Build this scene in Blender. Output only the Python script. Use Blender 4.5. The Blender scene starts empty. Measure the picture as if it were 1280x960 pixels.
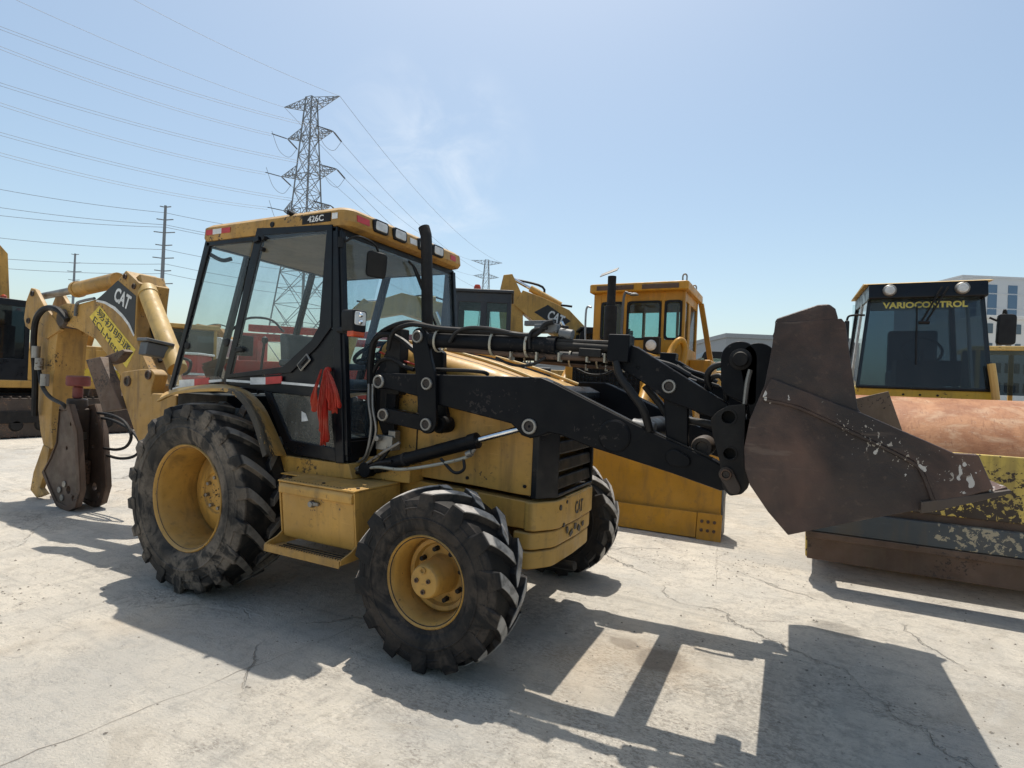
import bpy, bmesh, math, random
from mathutils import Vector, Matrix
random.seed(7)
R_ = math.radians
scene = bpy.context.scene
COL = scene.collection
# ------------------------------------------------------------------ camera
# world: X = forward axis of the backhoe loader, Y = its far side, Z = up, metres
CAM = Vector((3.8248, -3.5663, 1.5599))
CR = Vector((0.89352149, 0.44702046, 0.04233265))
CU = Vector((-0.03535919, -0.02393591, 0.99908798))
CV = Vector((-0.44762604, 0.89420343, 0.00558097))
FPX = 695.674
cd = bpy.data.cameras.new('camera'); cam = bpy.data.objects.new('camera', cd); COL.objects.link(cam)
m = Matrix((( CR.x, CU.x, -CV.x, CAM.x), (CR.y, CU.y, -CV.y, CAM.y), (CR.z, CU.z, -CV.z, CAM.z), (0, 0, 0, 1)))
cam.matrix_world = m
cd.sensor_width = 36; cd.lens = FPX / 1280 * 36; cd.clip_start = 0.05; cd.clip_end = 3000
scene.camera = cam
# ------------------------------------------------------------------ sky, sun, exposure
SUN_DIR = Vector((-0.155, 0.290, 1.0)).normalized()      # towards the sun
elev = math.asin(SUN_DIR.z); azim = math.atan2(SUN_DIR.x, SUN_DIR.y)
wd = bpy.data.worlds.new('World'); scene.world = wd; wd.use_nodes = True
nt = wd.node_tree; nt.nodes.clear()
out = nt.nodes.new('ShaderNodeOutputWorld'); bg = nt.nodes.new('ShaderNodeBackground')
sky = nt.nodes.new('ShaderNodeTexSky'); sky.sky_type = 'NISHITA'; sky.sun_disc = False
sky.sun_elevation = elev; sky.sun_rotation = azim
sky.altitude = 0; sky.air_density = 1.0; sky.dust_density = 2.0; sky.ozone_density = 1.4
tint = nt.nodes.new('ShaderNodeMix'); tint.data_type = 'RGBA'; tint.blend_type = 'MULTIPLY'; tint.inputs['Factor'].default_value = 1
tint.inputs['B'].default_value = (.99, 1.0, .90, 1)               # pale, slightly cyan summer haze over the whole sky
nt.links.new(sky.outputs['Color'], tint.inputs['A'])
# one thin cirrus veil above the yard
tc = nt.nodes.new('ShaderNodeTexCoord')
CLOUD = (CV + CR * ((535 - 640) / FPX) - CU * ((215 - 480) / FPX)).normalized()
dt = nt.nodes.new('ShaderNodeVectorMath'); dt.operation = 'DOT_PRODUCT'; dt.inputs[1].default_value = CLOUD
nt.links.new(tc.outputs['Generated'], dt.inputs[0])
mr = nt.nodes.new('ShaderNodeMapRange'); mr.interpolation_type = 'SMOOTHSTEP'
mr.inputs[1].default_value = .980; mr.inputs[2].default_value = 1.0; nt.links.new(dt.outputs['Value'], mr.inputs[0])
mp = nt.nodes.new('ShaderNodeMapping'); mp.inputs['Scale'].default_value = (1.0, 1.0, 1.5); mp.inputs['Rotation'].default_value = (0.25, 0.5, 0.5)
nz = nt.nodes.new('ShaderNodeTexNoise'); nz.inputs['Scale'].default_value = 7; nz.inputs['Detail'].default_value = 8; nz.inputs['Roughness'].default_value = .6; nz.inputs['Distortion'].default_value = .6
nt.links.new(tc.outputs['Generated'], mp.inputs['Vector']); nt.links.new(mp.outputs['Vector'], nz.inputs['Vector'])
rp = nt.nodes.new('ShaderNodeMapRange'); rp.interpolation_type = 'SMOOTHSTEP'; rp.inputs[1].default_value = .36; rp.inputs[2].default_value = .78; rp.inputs[4].default_value = .46
nt.links.new(nz.outputs['Fac'], rp.inputs[0])
mm = nt.nodes.new('ShaderNodeMath'); mm.operation = 'MULTIPLY'; nt.links.new(mr.outputs[0], mm.inputs[0]); nt.links.new(rp.outputs[0], mm.inputs[1])
mx = nt.nodes.new('ShaderNodeMix'); mx.data_type = 'RGBA'; mx.inputs['B'].default_value = (5.6, 5.9, 6.2, 1)
nt.links.new(mm.outputs[0], mx.inputs['Factor']); nt.links.new(tint.outputs['Result'], mx.inputs['A']); nt.links.new(mx.outputs['Result'], bg.inputs['Color'])
bg.inputs['Strength'].default_value = 0.128
nt.links.new(bg.outputs['Background'], out.inputs['Surface'])
sl = bpy.data.lights.new('sun', 'SUN'); so = bpy.data.objects.new('sun', sl); COL.objects.link(so)
sl.energy = 3.4; sl.angle = R_(0.53); sl.color = (1.0, .94, .85)
so.rotation_euler = SUN_DIR.to_track_quat('Z', 'Y').to_euler(); so.location = (0, 0, 40)
scene.view_settings.view_transform = 'Standard'; scene.view_settings.look = 'None'
scene.view_settings.exposure = 0.46; scene.view_settings.gamma = 1
try: scene.view_settings.use_curve_mapping = False
except Exception: pass
try:
    scene.cycles.max_bounces = 6; scene.cycles.diffuse_bounces = 3; scene.cycles.glossy_bounces = 3; scene.cycles.transparent_max_bounces = 24; scene.cycles.caustics_reflective = False; scene.cycles.caustics_refractive = False
    scene.cycles.sample_clamp_indirect = 6
except Exception: pass

# ------------------------------------------------------------------ pixel of the photograph -> point on a real plane of the place
def W(x, y, ax, val):
    d = CV + CR * ((x - 640) / FPX) - CU * ((y - 480) / FPX)
    i = 'XYZ'.index(ax)
    return CAM + d * ((val - CAM[i]) / d[i])
def P(x, y, Y):
    v = W(x, y, 'Y', Y); return (v.x, v.z)
def PL(pts, Y): return [P(x, y, Y) for x, y in pts]
# ------------------------------------------------------------------ materials
MATS = {}
def _n(nt, t, **k):
    n = nt.nodes.new(t)
    for a, b in k.items():
        if a in n.inputs: n.inputs[a].default_value = b
        else: setattr(n, a, b)
    return n
def _base(name):
    m = bpy.data.materials.new(name); m.use_nodes = True; nt = m.node_tree; nt.nodes.clear()
    o = _n(nt, 'ShaderNodeOutputMaterial'); b = _n(nt, 'ShaderNodeBsdfPrincipled')
    nt.links.new(b.outputs[0], o.inputs[0]); MATS[name] = m
    return m, nt, b, o
def _noise(nt, co, scale, detail=4, rough=.55, dist=0., stretch=None):
    v = co
    if stretch:
        mp = _n(nt, 'ShaderNodeMapping'); mp.inputs['Scale'].default_value = stretch
        nt.links.new(co, mp.inputs[0]); v = mp.outputs[0]
    n = _n(nt, 'ShaderNodeTexNoise', Scale=scale, Detail=min(detail, 4.5), Roughness=rough, Distortion=dist)
    nt.links.new(v, n.inputs['Vector']); return n.outputs['Fac']
def _ramp(nt, fac, a, b, lo=0., hi=1.):
    n = _n(nt, 'ShaderNodeMapRange', interpolation_type='SMOOTHSTEP')
    n.inputs[1].default_value = a; n.inputs[2].default_value = b; n.inputs[3].default_value = lo; n.inputs[4].default_value = hi
    nt.links.new(fac, n.inputs[0]); return n.outputs[0]
def _math(nt, op, a, b=None):
    n = _n(nt, 'ShaderNodeMath', operation=op)
    for i, v in enumerate((a, b)):
        if v is None: continue
        if isinstance(v, (int, float)): n.inputs[i].default_value = v
        else: nt.links.new(v, n.inputs[i])
    return n.outputs[0]
def _mix(nt, fac, a, b):
    n = _n(nt, 'ShaderNodeMix', data_type='RGBA')
    for k, v in (('Factor', fac), ('A', a), ('B', b)):
        if isinstance(v, (int, float)): n.inputs[k].default_value = v
        elif isinstance(v, tuple): n.inputs[k].default_value = (*v[:3], 1)
        else: nt.links.new(v, n.inputs[k])
    return n.outputs['Result']
def _bump(nt, b, h, strength=.2, dist=.01):
    n = _n(nt, 'ShaderNodeBump', Strength=strength, Distance=dist)
    nt.links.new(h, n.inputs['Height']); nt.links.new(n.outputs[0], b.inputs['Normal'])
def paint(name, col, rough=.45, dust=.35, dustcol=(.36, .30, .21), chips=0., chipcol=(.05, .035, .025), var=.25, metal=0., streak=.3, grime=(.10, .07, .04), scale=1., bump=.06, spec=.4, updust=.05, peel=False):
    """worn machine paint: tone shifts, rain streaks, settled dust on upward faces, chips"""
    m, nt, b, o = _base(name)
    tc = _n(nt, 'ShaderNodeTexCoord'); co = tc.outputs['Object']
    n1 = _noise(nt, co, 2.2 * scale, 5, .6)
    dark = tuple(c * (1 - var) for c in col); lite = tuple(min(1, c * (1 + var * .6)) for c in col)
    c = _mix(nt, _ramp(nt, n1, .3, .7), dark, lite)
    if streak:
        s = _noise(nt, co, 5 * scale, 4, .6, .3, (2.2, 2.2, .28))
        c = _mix(nt, _ramp(nt, s, .47, .72, 0, streak), c, grime)
        s2 = _noise(nt, co, 26 * scale, 3, .6, .3)
        c = _mix(nt, _ramp(nt, s2, .56, .72, 0, streak * .7), c, grime)
        s3 = _noise(nt, co, 1.4 * scale, 4, .6, .6); c = _mix(nt, _ramp(nt, s3, .50, .68, 0, streak * .6), c, tuple(x * .55 for x in col))
        s4 = _noise(nt, co, 30 * scale, 3, .7, .2, (.12, .12, 2.6)); c = _mix(nt, _ramp(nt, s4, .66, .72, 0, streak * .55), c, tuple(min(1, x * 1.5 + .08) for x in col))
    if chips:
        ch = _noise(nt, co, 40 * scale, 7, .66, .5); big = _noise(nt, co, 2.3 * scale, 3, .6, .5)
        msk = _ramp(nt, _math(nt, 'MULTIPLY', ch, _ramp(nt, big, .35, .75, .75, 1.25)), .66 - chips * .22, .69 - chips * .22)
        if peel:      # paint flaked off along the outer edge, mostly towards the front
            sx = _n(nt, 'ShaderNodeSeparateXYZ'); nt.links.new(co, sx.inputs[0])
            ed = _math(nt, 'MULTIPLY', _ramp(nt, _math(nt, 'ABSOLUTE', sx.outputs[1]), .80, .97), _ramp(nt, sx.outputs[0], .10, .48))
            msk = _ramp(nt, _math(nt, 'ADD', _math(nt, 'MULTIPLY', ed, .34), _noise(nt, co, 24, 4, .75, .8)), .68, .71)
        c = _mix(nt, msk, c, chipcol)
    if dust:
        g = _n(nt, 'ShaderNodeNewGeometry'); sp = _n(nt, 'ShaderNodeSeparateXYZ'); nt.links.new(g.outputs['Normal'], sp.inputs[0])
        up = _ramp(nt, sp.outputs[2], -.1, .95, updust, 1.)
        dn = _noise(nt, co, 7 * scale, 5, .65)
        c = _mix(nt, _math(nt, 'MULTIPLY', _math(nt, 'MULTIPLY', up, _ramp(nt, dn, .25, .75, .25, 1.)), dust), c, dustcol)
    nt.links.new(c, b.inputs['Base Color'])
    rn = _noise(nt, co, 9 * scale, 4, .6)
    nt.links.new(_ramp(nt, rn, .3, .7, rough - .08, rough + .16), b.inputs['Roughness'])
    b.inputs['Metallic'].default_value = metal; b.inputs['Specular IOR Level'].default_value = spec
    if bump: _bump(nt, b, _noise(nt, co, 60 * scale, 4, .7), bump, .004)
    return m
def flat(name, col, rough=.5, metal=0., emit=None, spec=None):
    m, nt, b, o = _base(name)
    tc = _n(nt, 'ShaderNodeTexCoord'); n1 = _noise(nt, tc.outputs['Object'], 14, 4, .6)
    c = _mix(nt, _ramp(nt, n1, .3, .7), tuple(x * .8 for x in col), tuple(min(1, x * 1.12) for x in col))
    nt.links.new(c, b.inputs['Base Color']); b.inputs['Roughness'].default_value = rough; b.inputs['Metallic'].default_value = metal
    if spec is not None: b.inputs['Specular IOR Level'].default_value = spec
    return m
def glass(name, tint=(.80, .88, .90), dusty=.10, dustcol=(.42, .44, .45), rough=.02, refl=1.0):
    """thin pane: tinted see-through, mirror by fresnel, a film of dust, on some panes a painted-in reflection"""
    m, nt, b, o = _base(name); nt.nodes.remove(b)
    tr = _n(nt, 'ShaderNodeBsdfTransparent'); tr.inputs[0].default_value = (*tint, 1)
    gl = _n(nt, 'ShaderNodeBsdfGlossy'); gl.inputs['Roughness'].default_value = rough
    df = _n(nt, 'ShaderNodeBsdfDiffuse'); df.inputs[0].default_value = (*dustcol, 1)
    fr = _n(nt, 'ShaderNodeFresnel', IOR=1.5)
    m1 = _n(nt, 'ShaderNodeMixShader'); m2 = _n(nt, 'ShaderNodeMixShader')
    gm = _n(nt, 'ShaderNodeNewGeometry')
    ff = _math(nt, 'MULTIPLY', fr.outputs[0], _math(nt, 'SUBTRACT', 1.0, gm.outputs['Backfacing']))
    nt.links.new(_math(nt, 'MULTIPLY', ff, refl), m1.inputs[0]); nt.links.new(tr.outputs[0], m1.inputs[1]); nt.links.new(gl.outputs[0], m1.inputs[2])
    tc = _n(nt, 'ShaderNodeTexCoord')
    n1 = _noise(nt, tc.outputs['Object'], 3, 5, .6, .4, (1, 1, .4)); n2 = _noise(nt, tc.outputs['Object'], 40, 4, .6)
    d = _math(nt, 'ADD', _ramp(nt, n1, .3, .8, dusty * .4, dusty * 1.5), _ramp(nt, n2, .55, .8, 0, dusty * .8))
    nt.links.new(d, m2.inputs[0]); nt.links.new(m1.outputs[0], m2.inputs[1]); nt.links.new(df.outputs[0], m2.inputs[2])
    nt.links.new(m2.outputs[0], o.inputs[0]); return m

YEL = paint('yellow_paint', (.53, .295, .066), .42, .34, (.46, .37, .22), .035, (.10, .06, .03), .2, streak=.5, grime=(.13, .08, .035))
YELW = paint('yellow_paint_worn', (.44, .25, .065), .55, .42, (.40, .32, .2), .12, (.045, .032, .022), .25, streak=.6, grime=(.14, .085, .04))
YELFD = paint('yellow_paint_fender', (.52, .29, .065), .5, .42, (.44, .36, .23), .01, (.022, .019, .016), .2, streak=.4, peel=True)
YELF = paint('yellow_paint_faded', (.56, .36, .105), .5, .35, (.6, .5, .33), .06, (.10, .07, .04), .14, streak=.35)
YELD = paint('yellow_paint_dozer', (.52, .245, .018), .4, .22, (.45, .34, .18), .0, (.12, .07, .03), .14, streak=.30)
YELR = paint('yellow_paint_roller', (.60, .42, .045), .42, .2, (.42, .35, .2), .1, (.05, .035, .02), .15, streak=.25)
YELP = paint('yellow_paint_peeling', (.58, .42, .09), .55, .3, (.40, .32, .2), .92, (.035, .022, .015), .2, streak=.5, scale=.6)
BLK = paint('black_paint', (.0045, .0055, .008), .42, .10, (.26, .23, .19), .02, (.032, .028, .027), .3, streak=.0, bump=.04, spec=.14, updust=.01)
BLKC = paint('black_cab_paint', (.0045, .006, .0095), .34, .05, (.22, .21, .2), .0, var=.3, streak=0, spec=.3, updust=.01)
BLKD = paint('black_dusty', (.011, .011, .012), .6, .30, (.22, .19, .15), .0, (.10, .08, .06), .3, streak=.1, spec=.25)
PLAST = paint('black_plastic', (.008, .008, .009), .5, .18, (.2, .18, .15), 0, var=.3, streak=0, spec=.3, updust=.02)
HOSE = paint('rubber_hose', (.008, .008, .009), .5, .2, (.22, .19, .15), 0, var=.3, streak=0, spec=.3, updust=.03)
STEEL = paint('bare_steel', (.30, .29, .27), .45, .25, (.3, .26, .2), .15, (.12, .075, .045), .3, metal=.7, streak=.35)
CHROME = flat('chrome_rod', (.75, .76, .78), .16, 1.0)
ZINC = paint('zinc_clamp', (.42, .40, .33), .5, .3, (.4, .34, .24), .1, (.2, .12, .06), .25, metal=.4, streak=.2)
RUST = paint('rusty_brown', (.105, .062, .042), .62, .35, (.25, .19, .13), .25, (.035, .022, .018), .35, streak=.4, bump=.2)
RUSTD = paint('dark_rusty_steel', (.055, .040, .033), .55, .30, (.22, .17, .12), .25, (.14, .08, .05), .35, streak=.3, bump=.18)
GREYP = paint('grey_paint', (.13, .14, .15), .5, .3, (.3, .27, .22), .1, (.06, .05, .04), .2)
GREYM = flat('grey_galvanised', (.30, .32, .34), .5, .5)
BEIGE = paint('headliner', (.33, .25, .16), .8, 0, var=.2, streak=.2)
SEATM = paint('seat_vinyl', (.07, .085, .10), .5, .25, (.3, .3, .3), 0, var=.3, streak=0)
WHITEP = flat('white_film', (.72, .72, .70), .45)
REDP = flat('red_film', (.50, .03, .03), .35)
REDPAINT = paint('red_machine_paint', (.45, .035, .02), .45, .3, (.45, .33, .25), .1)
ORANGEP = flat('orange_paint', (.55, .11, .02), .45)
LENS = flat('lamp_lens', (.62, .63, .62), .14)
LENSO = flat('amber_lens', (.55, .07, .02), .2)
LETW = flat('lettering_white', (.68, .68, .66), .5)
LETY = flat('lettering_yellow', (.62, .55, .13), .5)
LETK = flat('lettering_black', (.012, .012, .014), .5)
STICK = flat('sticker_yellow', (.72, .52, .04), .45)
GLASS = glass('cab_glass', (.90, .94, .94), .05)
GLASSF = glass('windshield_glass', (.74, .83, .87), .10, (.36, .42, .48))  # its pale blue film paints in the reflected sky
CORE = flat('pin_core', (.03, .022, .018), .6)
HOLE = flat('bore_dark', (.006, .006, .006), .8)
DUSTY = paint('bucket_inside', (.17, .115, .075), .7, .4, (.40, .34, .26), .2, (.06, .04, .03), .3, streak=.4, bump=.2)
GLASSD = glass('dark_cab_glass', (.26, .32, .36), .05, (.30, .31, .32))
GLASSL = glass('lower_door_glass', (.62, .66, .64), .55, (.24, .235, .21))  # heavy grey film paints in the ground reflected by this pane
GLASSG = glass('green_cab_glass', (.70, .84, .83), .05)

def rubber(name, col=(.013, .0125, .0125), dust=(.175, .142, .11), amt=.95, lugc=(.17, .155, .135)):
    m, nt, b, o = _base(name); tc = _n(nt, 'ShaderNodeTexCoord'); co = tc.outputs['Object']
    n1 = _noise(nt, co, 4.2, 6, .6, 1.6); n2 = _noise(nt, co, 46, 4, .65); n3 = _noise(nt, co, 2.0, 4, .55, .8)
    d = _math(nt, 'MULTIPLY', _ramp(nt, n1, .42, .56), _ramp(nt, n2, .25, .75, .55, 1.))
    d = _math(nt, 'MULTIPLY', d, _ramp(nt, n3, .3, .62, amt * .15, amt * 1.1))
    c = _mix(nt, d, col, dust)
    at = _n(nt, 'ShaderNodeAttribute', attribute_name='lug')          # scuffed, dusty lug tops; the front tyres' paler tone paints in sunlight
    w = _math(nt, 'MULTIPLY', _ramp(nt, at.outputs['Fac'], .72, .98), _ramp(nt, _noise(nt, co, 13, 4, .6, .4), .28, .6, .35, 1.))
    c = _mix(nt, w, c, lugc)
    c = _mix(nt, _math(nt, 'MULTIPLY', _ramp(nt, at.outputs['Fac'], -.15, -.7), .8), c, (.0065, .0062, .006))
    nt.links.new(c, b.inputs['Base Color']); b.inputs['Roughness'].default_value = .66; b.inputs['Specular IOR Level'].default_value = .3
    _bump(nt, b, _noise(nt, co, 55, 5, .7), .35, .006); return m
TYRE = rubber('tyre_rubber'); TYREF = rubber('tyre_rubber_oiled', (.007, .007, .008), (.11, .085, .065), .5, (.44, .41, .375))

def bucket_mat():
    m, nt, b, o = _base('bucket_steel'); tc = _n(nt, 'ShaderNodeTexCoord'); co = tc.outputs['Object']
    c = _mix(nt, _ramp(nt, _noise(nt, co, 2.1, 6, .66, .8), .34, .64), (.030, .018, .015), (.108, .058, .042))
    c = _mix(nt, _ramp(nt, _noise(nt, co, 1.15, 4, .55, .6), .44, .60, 0, .8), c, (.017, .0135, .0135))
    c = _mix(nt, _ramp(nt, _noise(nt, co, 7, 5, .65, .8, (1, 1, .25)), .55, .8, 0, .55), c, (.013, .012, .013))
    c = _mix(nt, _ramp(nt, _noise(nt, co, 30, 5, .7), .55, .78, 0, .45), c, (.13, .085, .06))
    # flakes of white paint, in patches along the side plate
    fl = _n(nt, 'ShaderNodeTexVoronoi', Scale=30., Randomness=1.); mp = _n(nt, 'ShaderNodeMapping'); mp.inputs['Rotation'].default_value = (0, .6, 0); mp.inputs['Scale'].default_value = (1.6, 1, .8)
    nt.links.new(co, mp.inputs[0]); wv = _n(nt, 'ShaderNodeVectorMath', operation='ADD')
    nn = _n(nt, 'ShaderNodeTexNoise', Scale=22., Detail=3.); nt.links.new(co, nn.inputs['Vector'])
    sc = _n(nt, 'ShaderNodeVectorMath', operation='SCALE'); sc.inputs['Scale'].default_value = .09; nt.links.new(nn.outputs['Color'], sc.inputs[0])
    nt.links.new(mp.outputs[0], wv.inputs[0]); nt.links.new(sc.outputs[0], wv.inputs[1]); nt.links.new(wv.outputs[0], fl.inputs['Vector'])
    patch = _ramp(nt, _noise(nt, co, 3.4, 4, .6, .5), .44, .60)
    wn = _n(nt, 'ShaderNodeSeparateColor'); nt.links.new(fl.outputs['Color'], wn.inputs[0])
    sx = _n(nt, 'ShaderNodeSeparateXYZ'); nt.links.new(co, sx.inputs[0])
    dl = _math(nt, 'ABSOLUTE', _math(nt, 'SUBTRACT', _math(nt, 'ADD', sx.outputs[2], _math(nt, 'MULTIPLY', sx.outputs[0], .44)), 3.225))
    band = _ramp(nt, _math(nt, 'ADD', dl, _math(nt, 'MULTIPLY', _noise(nt, co, 7, 3, .6), .12)), .05, .19, 1, 0)
    patch = _math(nt, 'MULTIPLY', patch, band)
    size = _math(nt, 'MULTIPLY', _ramp(nt, wn.outputs[0], .35, 1., .0, .50), patch)
    msk = _math(nt, 'LESS_THAN', fl.outputs['Distance'], size)
    c = _mix(nt, _math(nt, 'MULTIPLY', msk, .85), c, (.50, .48, .45))
    f2 = _n(nt, 'ShaderNodeTexVoronoi', Scale=70., Randomness=1.); nt.links.new(wv.outputs[0], f2.inputs['Vector']); w2 = _n(nt, 'ShaderNodeSeparateColor'); nt.links.new(f2.outputs['Color'], w2.inputs[0])
    m2 = _math(nt, 'LESS_THAN', f2.outputs['Distance'], _math(nt, 'MULTIPLY', _ramp(nt, w2.outputs[1], .5, 1., .0, .45), _math(nt, 'MULTIPLY', band, _ramp(nt, _noise(nt, co, 4.2, 4, .6, .4), .42, .58))))
    c = _mix(nt, _math(nt, 'MULTIPLY', m2, .7), c, (.42, .38, .33))
    sc_ = _noise(nt, co, 9, 4, .7, .3, (.25, 1, 2.2)); c = _mix(nt, _ramp(nt, sc_, .60, .70, 0, .35), c, (.16, .12, .095))
    nt.links.new(c, b.inputs['Base Color'])
    nt.links.new(_ramp(nt, _noise(nt, co, 6, 4, .6), .3, .7, .42, .68), b.inputs['Roughness']); b.inputs['Metallic'].default_value = .15
    _bump(nt, b, _math(nt, 'ADD', _math(nt, 'MULTIPLY', _noise(nt, co, 38, 6, .7, .3), .3), _math(nt, 'MULTIPLY', _noise(nt, co, 3.5, 3, .5, .3), 1.6)), .5, .02); return m
BUCKET = bucket_mat()
def drum_mat():
    m, nt, b, o = _base('drum_steel'); tc = _n(nt, 'ShaderNodeTexCoord'); co = tc.outputs['Object']
    c = _mix(nt, _ramp(nt, _noise(nt, co, 2.2, 6, .65, .6), .34, .66), (.26, .10, .038), (.43, .205, .092))
    c = _mix(nt, _ramp(nt, _noise(nt, co, 5, 6, .7, .5, (.5, 1, 1)), .50, .70, 0, .8), c, (.47, .30, .18))
    c = _mix(nt, _ramp(nt, _noise(nt, co, 22, 5, .7, .3, (2.5, .5, .5)), .52, .70, 0, .65), c, (.20, .075, .03))
    c = _mix(nt, _ramp(nt, _noise(nt, co, 40, 5, .75, .3, (.4, 1.6, 1.6)), .58, .74, 0, .5), c, (.54, .42, .31))
    nt.links.new(c, b.inputs['Base Color']); b.inputs['Roughness'].default_value = .6; b.inputs['Metallic'].default_value = .1
    _bump(nt, b, _noise(nt, co, 26, 6, .75), .5, .005); return m
DRUM = drum_mat()

def concrete():
    m, nt, b, o = _base('concrete_yard'); tc = _n(nt, 'ShaderNodeTexCoord'); co = tc.outputs['Object']
    big = _noise(nt, co, .32, 6, .62, .4); mid = _noise(nt, co, 1.5, 7, .68, .7); fine = _noise(nt, co, 11, 7, .72, .3); grit = _noise(nt, co, 62, 4, .8, .3, (1, 1.6, 1))
    c = _mix(nt, _ramp(nt, big, .34, .66), (.47, .45, .405), (.58, .525, .44))
    c = _mix(nt, _ramp(nt, mid, .36, .66, 0, .8), c, (.62, .565, .475))
    # trowel and drag marks in two directions
    for st, sc, k in (((.30, 3.4, 1), 1.6, .55), ((2.2, .40, 1), 2.6, .35), ((.5, 5.0, 1), 6., .45)):
        v = _noise(nt, co, sc, 7, .7, .5, st); c = _mix(nt, _ramp(nt, v, .52, .72, 0, k), c, (.31, .295, .265)); 
        v2 = _noise(nt, co, sc * 1.3, 6, .7, .4, st); c = _mix(nt, _ramp(nt, v2, .58, .76, 0, k * .8), c, (.64, .60, .53))
    c = _mix(nt, _ramp(nt, fine, .48, .68, 0, .65), c, (.37, .34, .295))
    wp = _ramp(nt, _noise(nt, co, .75, 7, .72, .9), .50, .66)          # worn, pitted areas
    pit = _noise(nt, co, 24, 5, .75, .4)
    c = _mix(nt, _math(nt, 'MULTIPLY', wp, _ramp(nt, pit, .47, .62, .0, .6)), c, (.31, .28, .235))
    c = _mix(nt, _math(nt, 'MULTIPLY', wp, _ramp(nt, pit, .52, .36, 0, .55)), c, (.72, .66, .57))
    c = _mix(nt, _ramp(nt, grit, .56, .68, 0, .7), c, (.24, .215, .185))
    c = _mix(nt, _math(nt, 'MULTIPLY', _ramp(nt, _noise(nt, co, .9, 4, .7, 1.), .50, .62), _ramp(nt, _noise(nt, co, 33, 4, .8, .4, (1, 1.9, 1)), .46, .60, 0, .75)), c, (.25, .22, .185))
    c = _mix(nt, _ramp(nt, grit, .44, .32, 0, .6), c, (.76, .71, .62))
    so = _noise(nt, co, .5, 5, .62, .3); c = _mix(nt, _ramp(nt, so, .54, .74, 0, .42), c, (.50, .38, .25))
    gr = _noise(nt, co, .30, 4, .65, .5); c = _mix(nt, _ramp(nt, gr, .50, .64, 0, .5), c, (.37, .37, .355))
    g2 = _noise(nt, co, 1.1, 4, .7, 1.2); c = _mix(nt, _ramp(nt, g2, .54, .66, 0, .45), c, (.40, .36, .30))
    ov = _n(nt, 'ShaderNodeTexVoronoi', Scale=.8); dn = _n(nt, 'ShaderNodeTexNoise', Scale=2.6, Detail=4.); nt.links.new(co, dn.inputs['Vector'])
    va = _n(nt, 'ShaderNodeVectorMath', operation='SCALE'); va.inputs['Scale'].default_value = .3; nt.links.new(dn.outputs['Color'], va.inputs[0])
    vb = _n(nt, 'ShaderNodeVectorMath', operation='ADD'); nt.links.new(co, vb.inputs[0]); nt.links.new(va.outputs[0], vb.inputs[1]); nt.links.new(vb.outputs[0], ov.inputs['Vector'])
    c = _mix(nt, _ramp(nt, ov.outputs['Distance'], .09, .15, .40, 0), c, (.12, .105, .09))
    for px, py, r in ((3.20, -.24, .17), (2.95, -.14, .10)):   # old oil stains
        sv = _n(nt, 'ShaderNodeVectorMath', operation='SUBTRACT'); sv.inputs[1].default_value = (px + .15, py + .15, .15); nt.links.new(vb.outputs[0], sv.inputs[0])
        ln = _n(nt, 'ShaderNodeVectorMath', operation='LENGTH'); nt.links.new(sv.outputs[0], ln.inputs[0])
        c = _mix(nt, _ramp(nt, ln.outputs['Value'], r * .7, r * 1.15, .55, 0), c, (.20, .165, .13))
    # fine, broken cracks
    ck = _n(nt, 'ShaderNodeTexVoronoi', Scale=.33, feature='DISTANCE_TO_EDGE'); cn = _n(nt, 'ShaderNodeTexNoise', Scale=1.3, Detail=7., Roughness=.6); nt.links.new(co, cn.inputs['Vector'])
    ca = _n(nt, 'ShaderNodeVectorMath', operation='SCALE'); ca.inputs['Scale'].default_value = .55; nt.links.new(cn.outputs['Color'], ca.inputs[0])
    cb = _n(nt, 'ShaderNodeVectorMath', operation='ADD'); nt.links.new(co, cb.inputs[0]); nt.links.new(ca.outputs[0], cb.inputs[1]); nt.links.new(cb.outputs[0], ck.inputs['Vector'])
    crk = _math(nt, 'MULTIPLY', _ramp(nt, ck.outputs['Distance'], .0005, .0028, 1, 0), _ramp(nt, _noise(nt, co, .9, 3, .5), .46, .6))
    c = _mix(nt, _math(nt, 'MULTIPLY', crk, .15), c, (.18, .16, .135))
    nt.links.new(c, b.inputs['Base Color']); b.inputs['Roughness'].default_value = .85; b.inputs['Specular IOR Level'].default_value = .2
    h = _math(nt, 'ADD', _math(nt, 'MULTIPLY', fine, .8), _math(nt, 'MULTIPLY', grit, .5))
    h = _math(nt, 'ADD', h, _math(nt, 'MULTIPLY', _math(nt, 'MULTIPLY', wp, pit), 1.1))
    h = _math(nt, 'SUBTRACT', h, _math(nt, 'MULTIPLY', crk, 1.5))
    _bump(nt, b, h, 1.0, .022); return m
CONC = concrete()

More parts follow.
